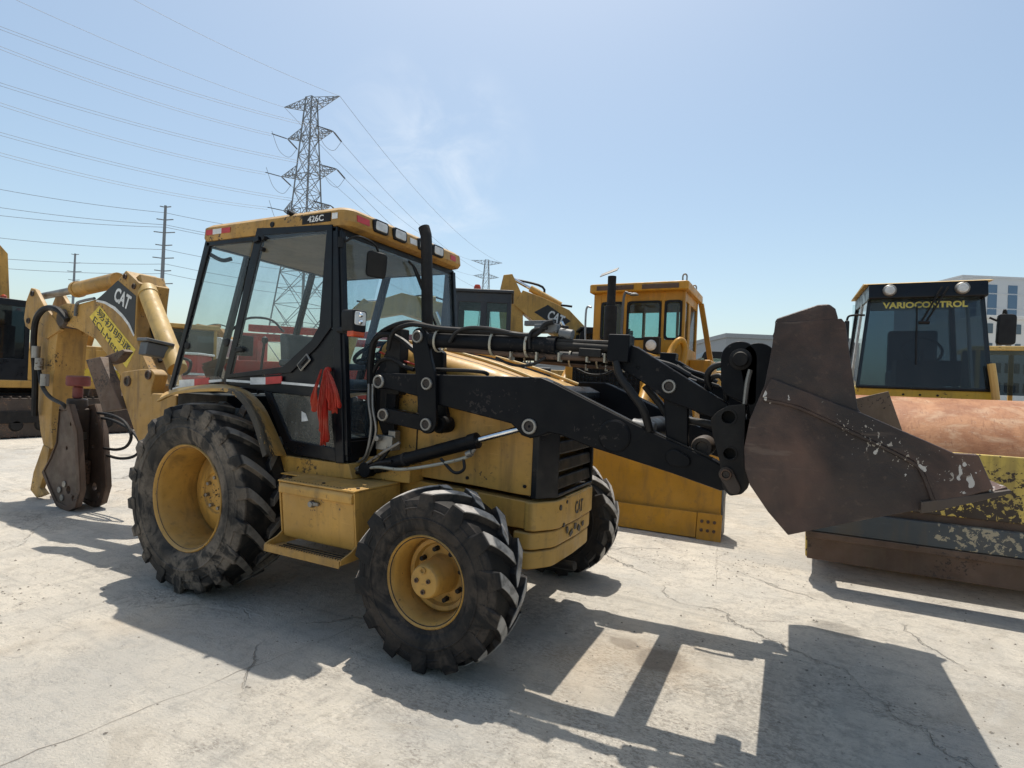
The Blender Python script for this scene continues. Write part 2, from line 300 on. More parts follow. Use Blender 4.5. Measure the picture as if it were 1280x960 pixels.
# ------------------------------------------------------------------ mesh builder
LOCAL = set()      # roots whose parts are modelled in the root's own axes
class MB:
    def __init__(s): s.v = []; s.f = []; s.loc = None
    def add(s, vs, fs):
        o = len(s.v); s.v += [tuple(v) for v in vs]; s.f += [tuple(i + o for i in f) for f in fs]; return s
    def box(s, c, d, rot=None):
        hx, hy, hz = d[0] / 2, d[1] / 2, d[2] / 2
        vs = [Vector((x * hx, y * hy, z * hz)) for x in (-1, 1) for y in (-1, 1) for z in (-1, 1)]
        if rot is not None: vs = [rot @ v for v in vs]
        c = Vector(c)
        return s.add([v + c for v in vs], [(0, 1, 3, 2), (4, 6, 7, 5), (0, 4, 5, 1), (2, 3, 7, 6), (0, 2, 6, 4), (1, 5, 7, 3)])
    def bar(s, p0, p1, w, h, up=(0, 0, 1)):
        """box along p0-p1: w across, h along 'up'"""
        p0, p1 = Vector(p0), Vector(p1); d = (p1 - p0); L = d.length; d.normalize()
        a = d.cross(Vector(up))
        if a.length < 1e-4: a = d.cross(Vector((1, 0, 0)))
        a.normalize(); u = a.cross(d)
        return s.box((p0 + p1) / 2, (L, w, h), Matrix((d, a, u)).transposed())
    def prism(s, poly, y0, y1, ax='Y'):
        """outline in the plane across 'ax' (XZ, YZ or XY), extruded from y0 to y1 along it"""
        f = {'Y': lambda a, b, c: (a, c, b), 'X': lambda a, b, c: (c, a, b), 'Z': lambda a, b, c: (a, b, c)}[ax]
        n = len(poly)
        vs = [f(a, b, y0) for a, b in poly] + [f(a, b, y1) for a, b in poly]
        area = sum(poly[i][0] * poly[(i + 1) % n][1] - poly[(i + 1) % n][0] * poly[i][1] for i in range(n))
        fs = [tuple(range(n)), tuple(range(2 * n - 1, n - 1, -1))] + [(i, i + n, (i + 1) % n + n, (i + 1) % n) for i in range(n)]
        return s.add(vs, fs)
    def plate(s, outer, holes, y0, y1):
        """XZ plate between y0 and y1 with real through-holes"""
        from mathutils.geometry import tessellate_polygon
        loops = [outer] + holes; fl = [p for l in loops for p in l]; n = len(fl)
        tri = tessellate_polygon([[Vector((a, c, 0)) for a, c in l] for l in loops])
        vs = [(a, y0, c) for a, c in fl] + [(a, y1, c) for a, c in fl]; fs = [tuple(t) for t in tri] + [tuple(i + n for i in t[::-1]) for t in tri]; o = 0
        for l in loops:
            k = len(l); fs += [(o + i, o + i + n, o + (i + 1) % k + n, o + (i + 1) % k) for i in range(k)]; o += k
        return s.add(vs, fs)
    def cyl(s, p0, p1, r0, r1=None, n=20, caps=True):
        r1 = r0 if r1 is None else r1
        p0, p1 = Vector(p0), Vector(p1); d = (p1 - p0).normalized()
        a = d.orthogonal().normalized(); b = d.cross(a)
        vs = [p + (a * math.cos(t) + b * math.sin(t)) * r for p, r in ((p0, r0), (p1, r1)) for t in [2 * math.pi * i / n for i in range(n)]]
        fs = [(i, (i + 1) % n, (i + 1) % n + n, i + n) for i in range(n)]
        if caps: fs += [tuple(range(n - 1, -1, -1)), tuple(range(n, 2 * n))]
        return s.add(vs, fs)
    def tube(s, path, r, n=8, sub=5, caps=True):
        """hose or bent pipe through the points"""
        pts = spline(path, sub) if sub > 1 else [Vector(p) for p in path]
        vs = []; fs = []; up = None
        for i, p in enumerate(pts):
            d = (pts[min(i + 1, len(pts) - 1)] - pts[max(i - 1, 0)]).normalized()
            if up is None: up = d.orthogonal().normalized()
            a = (up - d * up.dot(d)).normalized(); up = a; b = d.cross(a)
            vs += [p + (a * math.cos(2 * math.pi * k / n) + b * math.sin(2 * math.pi * k / n)) * r for k in range(n)]
        for i in range(len(pts) - 1):
            fs += [(i * n + k, i * n + (k + 1) % n, (i + 1) * n + (k + 1) % n, (i + 1) * n + k) for k in range(n)]
        if caps: fs += [tuple(range(n - 1, -1, -1)), tuple(range(len(vs) - n, len(vs)))]
        return s.add(vs, fs)
    def lathe(s, prof, c, ax='Y', n=48, closed=False):
        """profile [(radius, along)] turned about an axis through c"""
        c = Vector(c); k = len(prof); vs = []; fs = []
        for i in range(n):
            t = 2 * math.pi * i / n; ct, st = math.cos(t), math.sin(t)
            for r, h in prof:
                vs.append(c + (Vector((r * ct, h, r * st)) if ax == 'Y' else Vector((r * ct, r * st, h)) if ax == 'Z' else Vector((h, r * ct, r * st))))
        m = k if closed else k - 1
        for i in range(n):
            j = (i + 1) % n
            for q in range(m):
                fs.append((i * k + q, i * k + (q + 1) % k, j * k + (q + 1) % k, j * k + q))
        return s.add(vs, fs)
    def loft(s, rings, closed=True, caps=True):
        n = len(rings[0]); vs = [v for r in rings for v in r]; fs = []
        for i in range(len(rings) - 1):
            for k in range(n if closed else n - 1):
                fs.append((i * n + k, i * n + (k + 1) % n, (i + 1) * n + (k + 1) % n, (i + 1) * n + k))
        if caps: fs += [tuple(range(n - 1, -1, -1)), tuple(range(len(vs) - n, len(vs)))]
        return s.add(vs, fs)
    def build(s, name, mat, parent=None, bevel=.004, smooth=38, seg=2, label=None):
        me = bpy.data.meshes.new(name); me.from_pydata(s.v, [], s.f); me.update()
        bm = bmesh.new(); bm.from_mesh(me); bmesh.ops.recalc_face_normals(bm, faces=bm.faces); bm.to_mesh(me); bm.free()
        for p in me.polygons: p.use_smooth = True
        me.set_sharp_from_angle(angle=R_(smooth))
        me.materials.append(mat)
        o = bpy.data.objects.new(name, me); COL.objects.link(o)
        if parent is not None:
            o.parent = parent
            if parent.type == 'EMPTY' and parent.name not in LOCAL: o.matrix_parent_inverse = Matrix.Translation(-parent.location)
        if bevel:
            b = o.modifiers.new('bevel', 'BEVEL'); b.width = bevel; b.segments = seg; b.limit_method = 'ANGLE'; b.angle_limit = R_(42); b.harden_normals = True; b.use_clamp_overlap = True
        if label: o['label'] = label
        return o
def spline(path, sub=5):
    p = [Vector(q) for q in path]
    if len(p) < 3: return p
    e = [p[0] * 2 - p[1]] + p + [p[-1] * 2 - p[-2]]; o = []
    for i in range(1, len(e) - 2):
        a, b, c, d = e[i - 1], e[i], e[i + 1], e[i + 2]
        for k in range(sub):
            t = k / sub
            o.append(.5 * ((2 * b) + (c - a) * t + (2 * a - 5 * b + 4 * c - d) * t * t + (3 * b - a - 3 * c + d) * t ** 3))
    return o + [p[-1]]
def fillet(poly, r, n=4):
    """round the corners of an outline; r a number or one per corner"""
    out = []; k = len(poly)
    for i in range(k):
        a, b, c = Vector(poly[i - 1]), Vector(poly[i]), Vector(poly[(i + 1) % k]); rr = r[i] if isinstance(r, (list, tuple)) else r
        if rr <= 0: out.append(tuple(b)); continue
        u, v = (a - b), (c - b); t = min(rr, u.length * .45, v.length * .45); u.normalize(); v.normalize()
        p0, p1 = b + u * t, b + v * t
        for j in range(n + 1):
            s = j / n; out.append(tuple((1 - s) ** 2 * p0 + 2 * s * (1 - s) * b + s * s * p1))
    return out
def disc(c, r, n=24, a0=0, a1=360):
    return [(c[0] + r * math.cos(R_(a0 + (a1 - a0) * i / n)), c[1] + r * math.sin(R_(a0 + (a1 - a0) * i / n))) for i in range(n)]
def hull(*circles, n=28):
    """outline round several circles ((x, z), r)"""
    pts = sorted(set((round(x, 5), round(z, 5)) for c, r in circles for x, z in disc(c, r, n)))
    def half(ps):
        h = []
        for p in ps:
            while len(h) > 1 and (h[-1][0] - h[-2][0]) * (p[1] - h[-2][1]) - (h[-1][1] - h[-2][1]) * (p[0] - h[-2][0]) <= 0: h.pop()
            h.append(p)
        return h
    return half(pts)[:-1] + half(pts[::-1])[:-1]
def thing(name, label, cat, loc=(0, 0, 0), rz=0, group=None):
    o = bpy.data.objects.new(name, None); COL.objects.link(o); o.location = loc; o.rotation_euler = (0, 0, rz); o.empty_display_size = .2
    return tag(o, label, cat, group)
def tag(o, label, cat, group=None):
    o['label'] = label; o['category'] = cat
    if group: o['group'] = group
    return o
def structure(o): o['kind'] = 'structure'; return o
def copy_tree(o, parent=None):
    c = o.copy(); COL.objects.link(c)
    if parent is not None: c.parent = parent
    for ch in list(o.children): copy_tree(ch, c)
    return c
FONTS = {}
def text(name, s, mat, parent, org, xd, yd, height, width=None, bold=.0, depth=.002, font=None, label=None, shear=0):
    """raised lettering: org = lower left corner, xd/yd = reading and up directions"""
    cu = bpy.data.curves.new('t', 'FONT'); cu.body = s; cu.size = 1; cu.offset = bold; cu.extrude = .001; cu.resolution_u = 3; cu.shear = shear
    if font: cu.font = font
    to = bpy.data.objects.new('t', cu); COL.objects.link(to)
    bpy.context.view_layer.update()
    me = bpy.data.meshes.new_from_object(to.evaluated_get(bpy.context.evaluated_depsgraph_get()))
    bpy.data.objects.remove(to); bpy.data.curves.remove(cu)
    xs = [v.co.x for v in me.vertices]; ys = [v.co.y for v in me.vertices]
    if not xs: return None
    x0, x1, y0, y1 = min(xs), max(xs), min(ys), max(ys)
    ky = height / (y1 - y0); kx = ky if width is None else width / (x1 - x0)
    org, xd, yd = Vector(org), Vector(xd).normalized(), Vector(yd).normalized(); zd = xd.cross(yd).normalized()
    for v in me.vertices:
        c = v.co; v.co = org + xd * ((c.x - x0) * kx) + yd * ((c.y - y0) * ky) + zd * (depth if c.z > 0 else -.0005)
    me.materials.clear(); me.materials.append(mat)
    o = bpy.data.objects.new(name, me); COL.objects.link(o); o.parent = parent
    if label: o['label'] = label
    return o
# ------------------------------------------------------------------ ground
def ground():
    b = MB(); nx = 40
    b.add([(-900, -300, 0), (900, -300, 0), (900, 1500, 0), (-900, 1500, 0)], [(0, 1, 2, 3)])
    o = b.build('ground', CONC, bevel=0); structure(o)
    rnd = random.Random(5)
    for (x0, y0, x1, y1) in ((1.10, -2.6, 1.95, 2.2), (3.2, 2.6, 3.35, 1.2)):          # dirt-filled joints and long cracks
        q = []; n = 60
        for i in range(n + 1):
            t = i / n; q.append(Vector((x0 + (x1 - x0) * t + rnd.uniform(-.012, .012), y0 + (y1 - y0) * t + rnd.uniform(-.012, .012), .002)))
        jb = MB(); d = (q[-1] - q[0]).normalized(); nn = Vector((-d.y, d.x, 0)); vs = []
        for p in q: w = rnd.uniform(.0004, .0022); vs += [p + nn * w, p - nn * w]
        jb.add(vs, [(2 * i, 2 * i + 1, 2 * i + 3, 2 * i + 2) for i in range(n)]); jb.build('slab_joint', JOINT, o, 0)
    return o
JOINT = flat('joint_dirt', (.27, .24, .20), .9)
ground()
# ================================================================== BACKHOE LOADER
BH = thing('backhoe_loader', 'yellow backhoe loader with black lifting arms, glazed cab and brown front bucket in the foreground', 'backhoe loader')

def tyre_geo(R, Wd, rim, nl, lh, lw, ang, c, flip=1, rev=1):
    """tyre with staggered chevron lugs, axle along Y, resting on z = 0"""
    b = MB(); Rt = R - lh; h = Wd / 2
    def crown(y): return Rt - .018 * (abs(y) / h) ** 2.2
    prof = [(rim - .012, -h * .80), (rim + .012, -h * .86), (rim + .03, -h * .88)]
    prof += [(rim + (Rt - rim) * t, -h * (.90 + .13 * math.sin(math.pi * min(1, t * 1.02)))) for t in (.2, .34)] + [(rim + (Rt - rim) * t, -h * (.90 + .13 * math.sin(math.pi * t * 1.02)) - e) for t, e in ((.44, 0), (.455, .005), (.485, .005), (.50, 0), (.64, 0), (.70, 0), (.715, .005), (.74, .005), (.755, 0), (.78, 0))]
    prof += [(Rt - .045, -h * .985), (crown(h * .93), -h * .93), (crown(h * .8), -h * .8), (crown(h * .4), -h * .4), (crown(0), 0)]
    prof = prof + [(r, -y) for r, y in prof[-2::-1]]
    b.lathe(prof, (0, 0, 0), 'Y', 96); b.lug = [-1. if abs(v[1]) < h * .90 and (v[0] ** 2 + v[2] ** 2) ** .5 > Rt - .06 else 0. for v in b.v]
    for s in (-1, 1):
        for k in range(nl):
            t0 = 2 * math.pi * (k + (.5 if s > 0 else 0)) / nl + random.uniform(-.01, .01)
            st = []   # (theta, y, top radius, base radius, width)
            for i in range(9):
                t = i / 8; y = s * (-.05 * h + t * 1.03 * h)
                th = t0 + rev * ang * max(0, 1 - t * 1.12) ** 1.1
                st.append((th, y, crown(y) + lh * (1 - .12 * t), crown(min(abs(y), h * .98)) - .02, lw * (1 + .22 * t)))
            st.append((t0 - rev * .01, s * h * 1.045, Rt - .035, Rt - .08, lw * 1.18))
            st.append((t0 - rev * .015, s * h * 1.03, Rt - .085, Rt - .10, lw * .95))
            rings = []
            for th, y, rt, rb, w in st:
                ring = []
                for rr, ww in ((rb, w * .68), (rt, w * .48), (rt, -w * .48), (rb, -w * .68)):
                    a = th + ww / rr
                    ring.append(Vector((rr * math.cos(a), y, rr * math.sin(a))))
                rings.append(ring)
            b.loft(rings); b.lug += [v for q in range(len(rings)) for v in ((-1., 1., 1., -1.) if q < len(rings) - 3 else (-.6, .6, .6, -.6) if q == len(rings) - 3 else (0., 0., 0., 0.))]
    out = []
    for x, y, z in b.v:
        y *= flip; Z = c[2] + z
        if Z < .10:                                  # bulge and flat where it carries the weight
            y *= 1 + .05 * (1 - max(Z, 0) / .10)
        out.append((c[0] + x, c[1] + y, max(Z, .001 + random.random() * .0005)))
    b.v = out
    return b
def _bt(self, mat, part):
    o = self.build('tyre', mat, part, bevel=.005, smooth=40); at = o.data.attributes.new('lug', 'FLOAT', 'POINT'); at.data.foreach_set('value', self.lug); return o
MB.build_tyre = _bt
def wheel_rear(s):
    yc = s * .852; c = (0, yc, .672)
    def Y(o): return s * o                                       # o: distance outboard
    rim = MB()
    pr = [(.345, -.60), (.372, -.61), (.381, -.625), (.381, -.645), (.350, -.66), (.338, -.70), (.338, -.93), (.348, -.955), (.348, -.99), (.362, -1.02), (.368, -1.038), (.378, -1.046), (.385, -1.040), (.385, -1.020), (.372, -1.00), (.358, -.97), (.352, -.66)]
    rim.lathe([(r, s * -h) for r, h in pr], (0, 0, .672), 'Y', 72, True)
    part = rim.build('rear_wheel', YEL, BH, bevel=0, smooth=50)
    d = MB()
    d.lathe([(r, s * h) for r, h in [(.338, .70), (.325, .735), (.29, .76), (.235, .775), (.19, .795), (.155, .80), (.145, .785), (.05, .785), (.0, .785)]], (0, 0, .672), 'Y', 64)
    d.build('wheel_disc', YEL, part, bevel=0, smooth=45)
    for k in range(8):
        a = 2 * math.pi * (k + .3) / 8; x, z = .115 * math.cos(a), .672 + .115 * math.sin(a)
        MB().cyl((x, s * .78, z), (x, s * .812, z), .016, .014, 6).build('wheel_nut', STEEL, part, bevel=.002)
    for k in range(5):
        a = 2 * math.pi * (k + .1) / 5; x, z = .03 * math.cos(a), .672 + .03 * math.sin(a)
        MB().cyl((x, s * .78, z), (x, s * .790, z), .006, .006, 8).build('hub_bolt', BLKD, part, bevel=0)
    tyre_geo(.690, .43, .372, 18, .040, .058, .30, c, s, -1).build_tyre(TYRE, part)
def wheel_front(s):
    yc = s * .925; zc = .487; c = (2.092, yc, zc)
    rim = MB()
    pr = [(.226, -.79), (.246, -.80), (.252, -.815), (.236, -.84), (.215, -.87), (.213, -.96), (.222, -1.0), (.225, -1.03), (.238, -1.055), (.247, -1.068), (.254, -1.062), (.254, -1.045), (.240, -1.02), (.232, -.98), (.230, -.85)]
    rim.lathe([(r, s * -h) for r, h in pr], (2.092, 0, zc), 'Y', 64, True)
    part = rim.build('front_wheel', YEL, BH, bevel=0, smooth=50)
    d = MB()
    d.lathe([(r, s * h) for r, h in [(.214, .900), (.20, .915), (.178, .912), (.168, .885), (.112, .885), (.104, .895), (.100, 1.01), (.093, 1.045), (.088, 1.062), (.082, 1.068), (.0, 1.070)]], (2.092, 0, zc), 'Y', 56)
    d.build('hub', YEL, part, bevel=0, smooth=40)
    for k in range(8):
        a = 2 * math.pi * (k + .35) / 8; x, z = 2.092 + .142 * math.cos(a), zc + .142 * math.sin(a)
        MB().cyl((x, s * .88, z), (x, s * .925, z), .016, .014, 6).build('wheel_nut', BLKD, part, bevel=.002)
    for k, (dx, dz, r) in enumerate(((-.006, .062, .018), (-.045, .004, .013), (.032, .01, .012), (.0, -.052, .013))):
        x, z = 2.092 + dx, zc + dz
        b = MB(); b.lathe([(r, s * 1.068), (r, s * 1.078), (r * .62, s * 1.078), (r * .55, s * 1.070), (0, s * 1.070)], (x, 0, z), 'Y', 20)
        b.build('hub_plug', RUST if k else YELW, part, bevel=0)
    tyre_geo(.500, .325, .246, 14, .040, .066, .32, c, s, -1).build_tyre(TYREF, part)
for s in (-1, 1): wheel_rear(s); wheel_front(s)

# ---------------------------------------------------------------- chassis, axles
def mirror_parts(fn):
    for s in (-1, 1): fn(s)
b = MB(); b.box((.85, 0, .66), (3.0, .62, .34)); b.box((-.45, 0, .85), (.5, .9, .5))
b.build('chassis', YELW, BH, .012)
b = MB(); b.cyl((0, -.74, .672), (0, .74, .672), .12, n=24); b.lathe([(.12, -.3), (.24, -.16), (.27, 0), (.24, .16), (.12, .3)], (0, 0, .672), 'Y', 32)
b.build('rear_axle', YELW, BH, .004)
b = MB(); b.box((2.092, 0, .487), (.17, 1.3, .15)); b.lathe([(.08, -.22), (.16, -.12), (.17, 0), (.16, .12), (.08, .22)], (2.092, 0, .487), 'Y', 28); b.box((2.09, 0, .60), (.26, .26, .2))
for s in (-1, 1): b.lathe([(0, s * .70), (.13, s * .70), (.15, s * .78), (.15, s * .82), (.11, s * .87)], (2.092, 0, .487), 'Y', 28)
b.build('front_axle', BLKD, BH, .01)

# ---------------------------------------------------------------- hood: rounded cross-sections lofted along X
def hood_ring(x, hw, z0, zt, r=.11):
    pts = [(-hw, z0)] + [(-hw + r - r * math.cos(t), zt - r + r * math.sin(t)) for t in [math.pi / 2 * i / 6 for i in range(7)]]
    pts += [(0, zt + .015)] + [(-a, c) for a, c in pts[::-1]]
    return [Vector((x, a, c)) for a, c in pts]
b = MB()
b.loft([hood_ring(1.22, .46, .93, 1.86), hood_ring(1.6, .465, .93, 1.79), hood_ring(2.0, .465, .92, 1.70), hood_ring(2.36, .46, .90, 1.60), hood_ring(2.46, .455, .90, 1.555)])
HOOD = b.build('hood', YEL, BH, .004, 40)
for x, z0, z1 in ((1.57, .955, 1.66),):
    MB().box((x, -.4665, (z0 + z1) / 2), (.008, .006, z1 - z0)).build('panel_gap', BLKD, HOOD, 0)
for x, z in ((2.39, .955), (1.60, .985), (1.98, .962), (2.42, 1.42), (1.30, 1.02)):
    MB().cyl((x, -.462, z), (x, -.474, z), .011, n=14).build('panel_latch', BLKD, HOOD, .002)
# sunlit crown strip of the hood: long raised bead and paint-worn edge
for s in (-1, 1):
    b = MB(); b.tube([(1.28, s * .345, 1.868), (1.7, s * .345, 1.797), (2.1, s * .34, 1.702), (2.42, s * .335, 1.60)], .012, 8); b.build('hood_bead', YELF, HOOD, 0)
for s in (-1, 1):                                      # lower frame rail below the panel
    b = MB(); b.prism([(1.20, .70), (2.44, .70), (2.47, .72), (2.47, .865), (1.585, .905), (1.20, .905)], s * .40, s * .482)
    b.build('side_rail', YEL, BH, .008)
# grille surround + louvres
b = MB()
prof = [(-.468, 2.43), (-.468, 2.472), (-.345, 2.555), (-.325, 2.558)]
for s in (-1, 1):
    poly = [(x, s * -y) for y, x in prof] + [(2.53, s * .325), (2.43, s * .44)]
    b.prism(poly, .885, 1.53, 'Z')
b.prism([(2.40, 1.50), (2.555, 1.50), (2.55, 1.55), (2.47, 1.585), (2.40, 1.585)], -.46, .46)
b.box((2.545, 0, .895), (.03, .66, .02))
GR = b.build('grille', BLKC, BH, .008)
MB().box((2.40, 0, 1.2), (.03, .78, .62)).build('radiator_core', BLKD, GR, 0)
z = .92
while z < 1.48:
    b = MB(); b.prism([(2.46, z + .01), (2.53, z), (2.545, z + .012), (2.535, z + .078), (2.515, z + .085), (2.45, z + .05)], -.322, .322)
    b.build('louvre', PLAST, GR, .006); z += .112
YELFW = paint('yellow_paint_weights', (.52, .31, .075), .5, .35, (.55, .45, .3), .08, (.05, .035, .02), .14, streak=.4)
# stacked front weights
def weight(z0, z1, xf, hw, back, name):
    poly = [(back, -hw - .15), (xf - .10, -hw - .15), (xf, -hw + .0), (xf + .012, 0), (xf, hw - .0), (xf - .10, hw + .15), (back, hw + .15)]
    b = MB(); b.prism(fillet(poly, [.02, .05, .04, 0, .04, .05, .02]), z0, z1, 'Z'); return b.build(name, YELFW, BH, .012)
w1 = weight(.690, .868, 2.565, .34, 2.40, 'front_weight')
weight(.575, .680, 2.550, .34, 2.33, 'front_weight')
w3 = weight(.455, .565, 2.540, .34, 2.30, 'front_weight')
b = MB(); b.box((2.558, .03, .8705), (.022, .44, .006)); b.build('wear_strip', YELF, w1, .002)
text('lettering', 'CAT', LETK, w1, (2.5775, -.06, .735), (0, 1, 0), (0, 0, 1), .085, .15, .02, .0015)
for y, z, r in ((-.30, .82, .018), (-.20, .84, .012), (-.24, .70, .015)):
    b = MB(); b.lathe([(0, 2.5705 + .011 * (1 - abs(y) / .34)), (r, 2.570 + .010 * (1 - abs(y) / .34)), (r, 2.56)], (0, y, z), 'X', 10); b.build('paint_scar', LETK, w1, 0)
b = MB()
for k in range(5):
    y = -.16 + k * .075; b.box((2.5655, y, .635 + random.uniform(-.02, .02)), (.003, .03 + random.random() * .03, .02 + random.random() * .03), Matrix.Rotation(random.uniform(-.6, .6), 3, 'X'))
b.build('paint_scars', LETK, w3, 0)['kind'] = 'stuff'
# tow pin and under-bumper drawbar
MB().cyl((2.34, -.10, .40), (2.62, -.14, .42), .03, n=14).build('tow_pin', BLKD, BH, .004)

# ---------------------------------------------------------------- cab
YN = -.72                                             # near side plane of the cab
def front_x(z): return 1.175 - (z - 1.0) * .092       # windshield plane
ROOF_Z = 2.61
def rrect(x0, x1, hw, r, n=6, front_bow=.0):
    c = [(x1 - r, hw - r, 0), (x0 + r, hw - r, 90), (x0 + r, -hw + r, 180), (x1 - r, -hw + r, 270)]
    return [(cx + r * math.cos(R_(a + 90 * i / n)), cy + r * math.sin(R_(a + 90 * i / n))) for cx, cy, a in c for i in range(n + 1)]
b = MB(); rings = []
for z, ins, x1, tilt in ((2.600, .045, 1.075, 0), (2.612, .010, 1.115, 0), (2.640, .0, 1.130, 0), (2.715, .004, 1.120, 0), (2.742, .035, 1.085, 0), (2.757, .10, 1.01, 0), (2.763, .22, .88, 0)):
    rings.append([Vector((x, y, z + (.012 if x < .2 else 0) * 0)) for x, y in rrect(-.425 + ins, x1, .742 - ins, .085)])
b.loft(rings); ROOF = b.build('roof', YELW, BH, 0, 32)
b = MB(); b.prism(rrect(-.36, 1.03, .69, .08), 2.572, 2.598, 'Z'); b.build('headliner', BEIGE, ROOF, .006)
# badge on the near roof side, reflective strips
b = MB(); x0, z0 = P(378, 271.5, -.745); x1, z1 = P(414, 256, -.745)
b.box(((x0 + x1) / 2, -.7445, 2.672), (x1 - x0, .004, .062)); BADGE = b.build('model_badge', BLKD, ROOF, .001)
text('lettering', '426C', LETW, BADGE, (x0 + .055, -.7468, 2.650), (1, 0, 0), (0, 0, 1), .044, .15, .02, .0012)
def strip(name, x0, x1, z0, z1, mat, par, y=-.7445): return MB().box(((x0 + x1) / 2, y, (z0 + z1) / 2), (x1 - x0, .0035, z1 - z0)).build(name, mat, par, 0)
strip('reflective_strip', -.345, -.262, 2.655, 2.695, REDP, ROOF, -.7435); strip('reflective_strip', -.262, -.16, 2.655, 2.695, WHITEP, ROOF, -.7438); strip('reflective_strip', -.16, -.06, 2.655, 2.695, REDP, ROOF, -.7438)
strip('reflective_strip', .985, 1.035, 2.655, 2.695, WHITEP, ROOF, -.7442)
for y0, y1, mt in ((-.655, -.53, REDP), (.52, .60, REDP), (-.06, .03, WHITEP)):
    MB().box((1.1275, (y0 + y1) / 2, 2.672), (.004, y1 - y0, .045), Matrix.Rotation(-.1, 3, 'Y')).build('reflective_strip', mt, ROOF, 0)
MB().cyl((.57, -.70, 2.735), (.57, -.755, 2.742), .018, .016, 12).build('roof_plug', PLAST, ROOF, .002)
MB().cyl((.40, -.735, 2.672), (.40, -.748, 2.672), .022, .02, 16).build('roof_plug', PLAST, ROOF, .002)
def work_light(y):
    b = MB(); o = fillet([(y - .082, 2.628), (y + .082, 2.628), (y + .082, 2.722), (y - .082, 2.722)], .03)
    b.prism(o, 1.09, 1.142, 'X'); L = b.build('work_light', PLAST, ROOF, .008)
    o = fillet([(y - .062, 2.643), (y + .062, 2.643), (y + .062, 2.707), (y - .062, 2.707)], .018)
    MB().prism(o, 1.12, 1.1475, 'X').build('lens', LENS, L, .004)
for y in (-.415, -.195, .115, .315): work_light(y)

# near and far side frames (door posts, sills) as real bars
def frame_side(s):
    y0, y1 = s * .70, s * .735
    b = MB()
    def post(a, c, w): b.bar((a[0], (y0 + y1) / 2, a[1]), (c[0], (y0 + y1) / 2, c[1]), .04, w, (0, s, 0)) if 0 else b.prism(quad(a, c, w), y0, y1)
    def quad(a, c, w):
        d = (Vector(c) - Vector(a)).normalized(); n = Vector((-d.y, d.x)) * w / 2; a, c = Vector(a), Vector(c)
        return [tuple(a + n), tuple(c + n), tuple(c - n), tuple(a - n)]
    post((front_x(2.60) - .035, 2.602), (front_x(1.0) - .035, 1.0), .07)            # front post
    post((.262, 2.602), (-.055, 1.50), .055)                                        # centre post
    post((-.325, 2.602), (-.735, 1.42), .045)                                        # rear post
    post((-.35, 2.587), (1.02, 2.587), .035)                                          # head rail
    return b
F = frame_side(-1).build('cab_frame', BLKC, BH, .006)
F2 = frame_side(1).build('cab_frame', BLKC, BH, .006)
for c_, d_ in (((front_x(2.585) - .02, 0, 2.585), (.05, 1.40, .06)), ((front_x(1.0) - .02, 0, 1.0), (.05, 1.40, .10)), ((-.335, 0, 2.585), (.05, 1.4, .04)), ((-.72, 0, 1.42), (.05, 1.4, .06))):
    MB().box(c_, d_).build('cross_member', BLKC, BH, .006)
for y in (-.36, .36): MB().bar((-.345, y, 2.58), (-.71, y, 1.42), .05, .045, (1, 0, 0)).build('rear_post', BLKC, BH, .006)
b = MB(); b.box((.35, 0, 1.02), (1.62, 1.36, .06)); b.box((-.40, 0, 1.22), (.62, 1.36, .36)); b.build('cab_floor', BLKD, BH, .01)
# side skin below the windows (near + far): black panel with lower-window opening made of strips
def side_skin(s):
    def pl(pts): return PL(pts, YN)
    b = MB(); y0, y1 = s * .702, s * .728
    top = [(283, 470), (427, 468), (427, 497), (283, 482)]
    b.prism(pl([(281, 473), (310, 470), (350, 468), (368, 462), (393, 438), (412, 412), (424, 408), (427, 500), (337, 490), (300, 484), (282, 480)]), y0, y1)   # belt
    b.prism(pl([(413, 497), (427, 497), (430, 579), (420, 577)]), y0, y1)                                                     # front strip
    b.prism(pl([(330, 488), (339, 491), (364, 550), (418, 560), (424, 578), (372, 568), (357, 559)]), y0, y1)               # rear/lower strip
    return b
S1 = side_skin(-1).build('side_panel', BLKC, BH, .005)
S2 = side_skin(1).build('side_panel', BLKC, BH, .005)
# door frame + glass
def door(s):
    y0, y1 = s * .724, s * .742
    outer = PL([(324, 286), (418, 281.5), (417, 409), (399, 434), (366, 466), (283, 473)], YN)
    inner = PL([(332, 295), (411, 289.5), (401.5, 408), (391, 426.5), (356, 458.5), (291, 467.5)], YN)
    b = MB(); n = len(outer)
    vs = [(x, y, z) for y in (y0, y1) for x, z in outer] + [(x, y, z) for y in (y0, y1) for x, z in inner]
    fs = []
    for i in range(n):
        j = (i + 1) % n
        fs += [(i, j, 2 * n + j, 2 * n + i), (n + j, n + i, 3 * n + i, 3 * n + j), (j, i, n + i, n + j), (2 * n + i, 2 * n + j, 3 * n + j, 3 * n + i)]
    b.add(vs, fs); D = b.build('door', BLKC, BH, .004)
    MB().prism(fillet(PL([(330, 293.5), (412.5, 288), (402.5, 409), (392, 428), (357, 460), (289, 469)], YN), .04), s * .733, s * .737).build('window_pane', GLASS, D, 0)
    return D
D1 = door(-1); D2 = door(1)
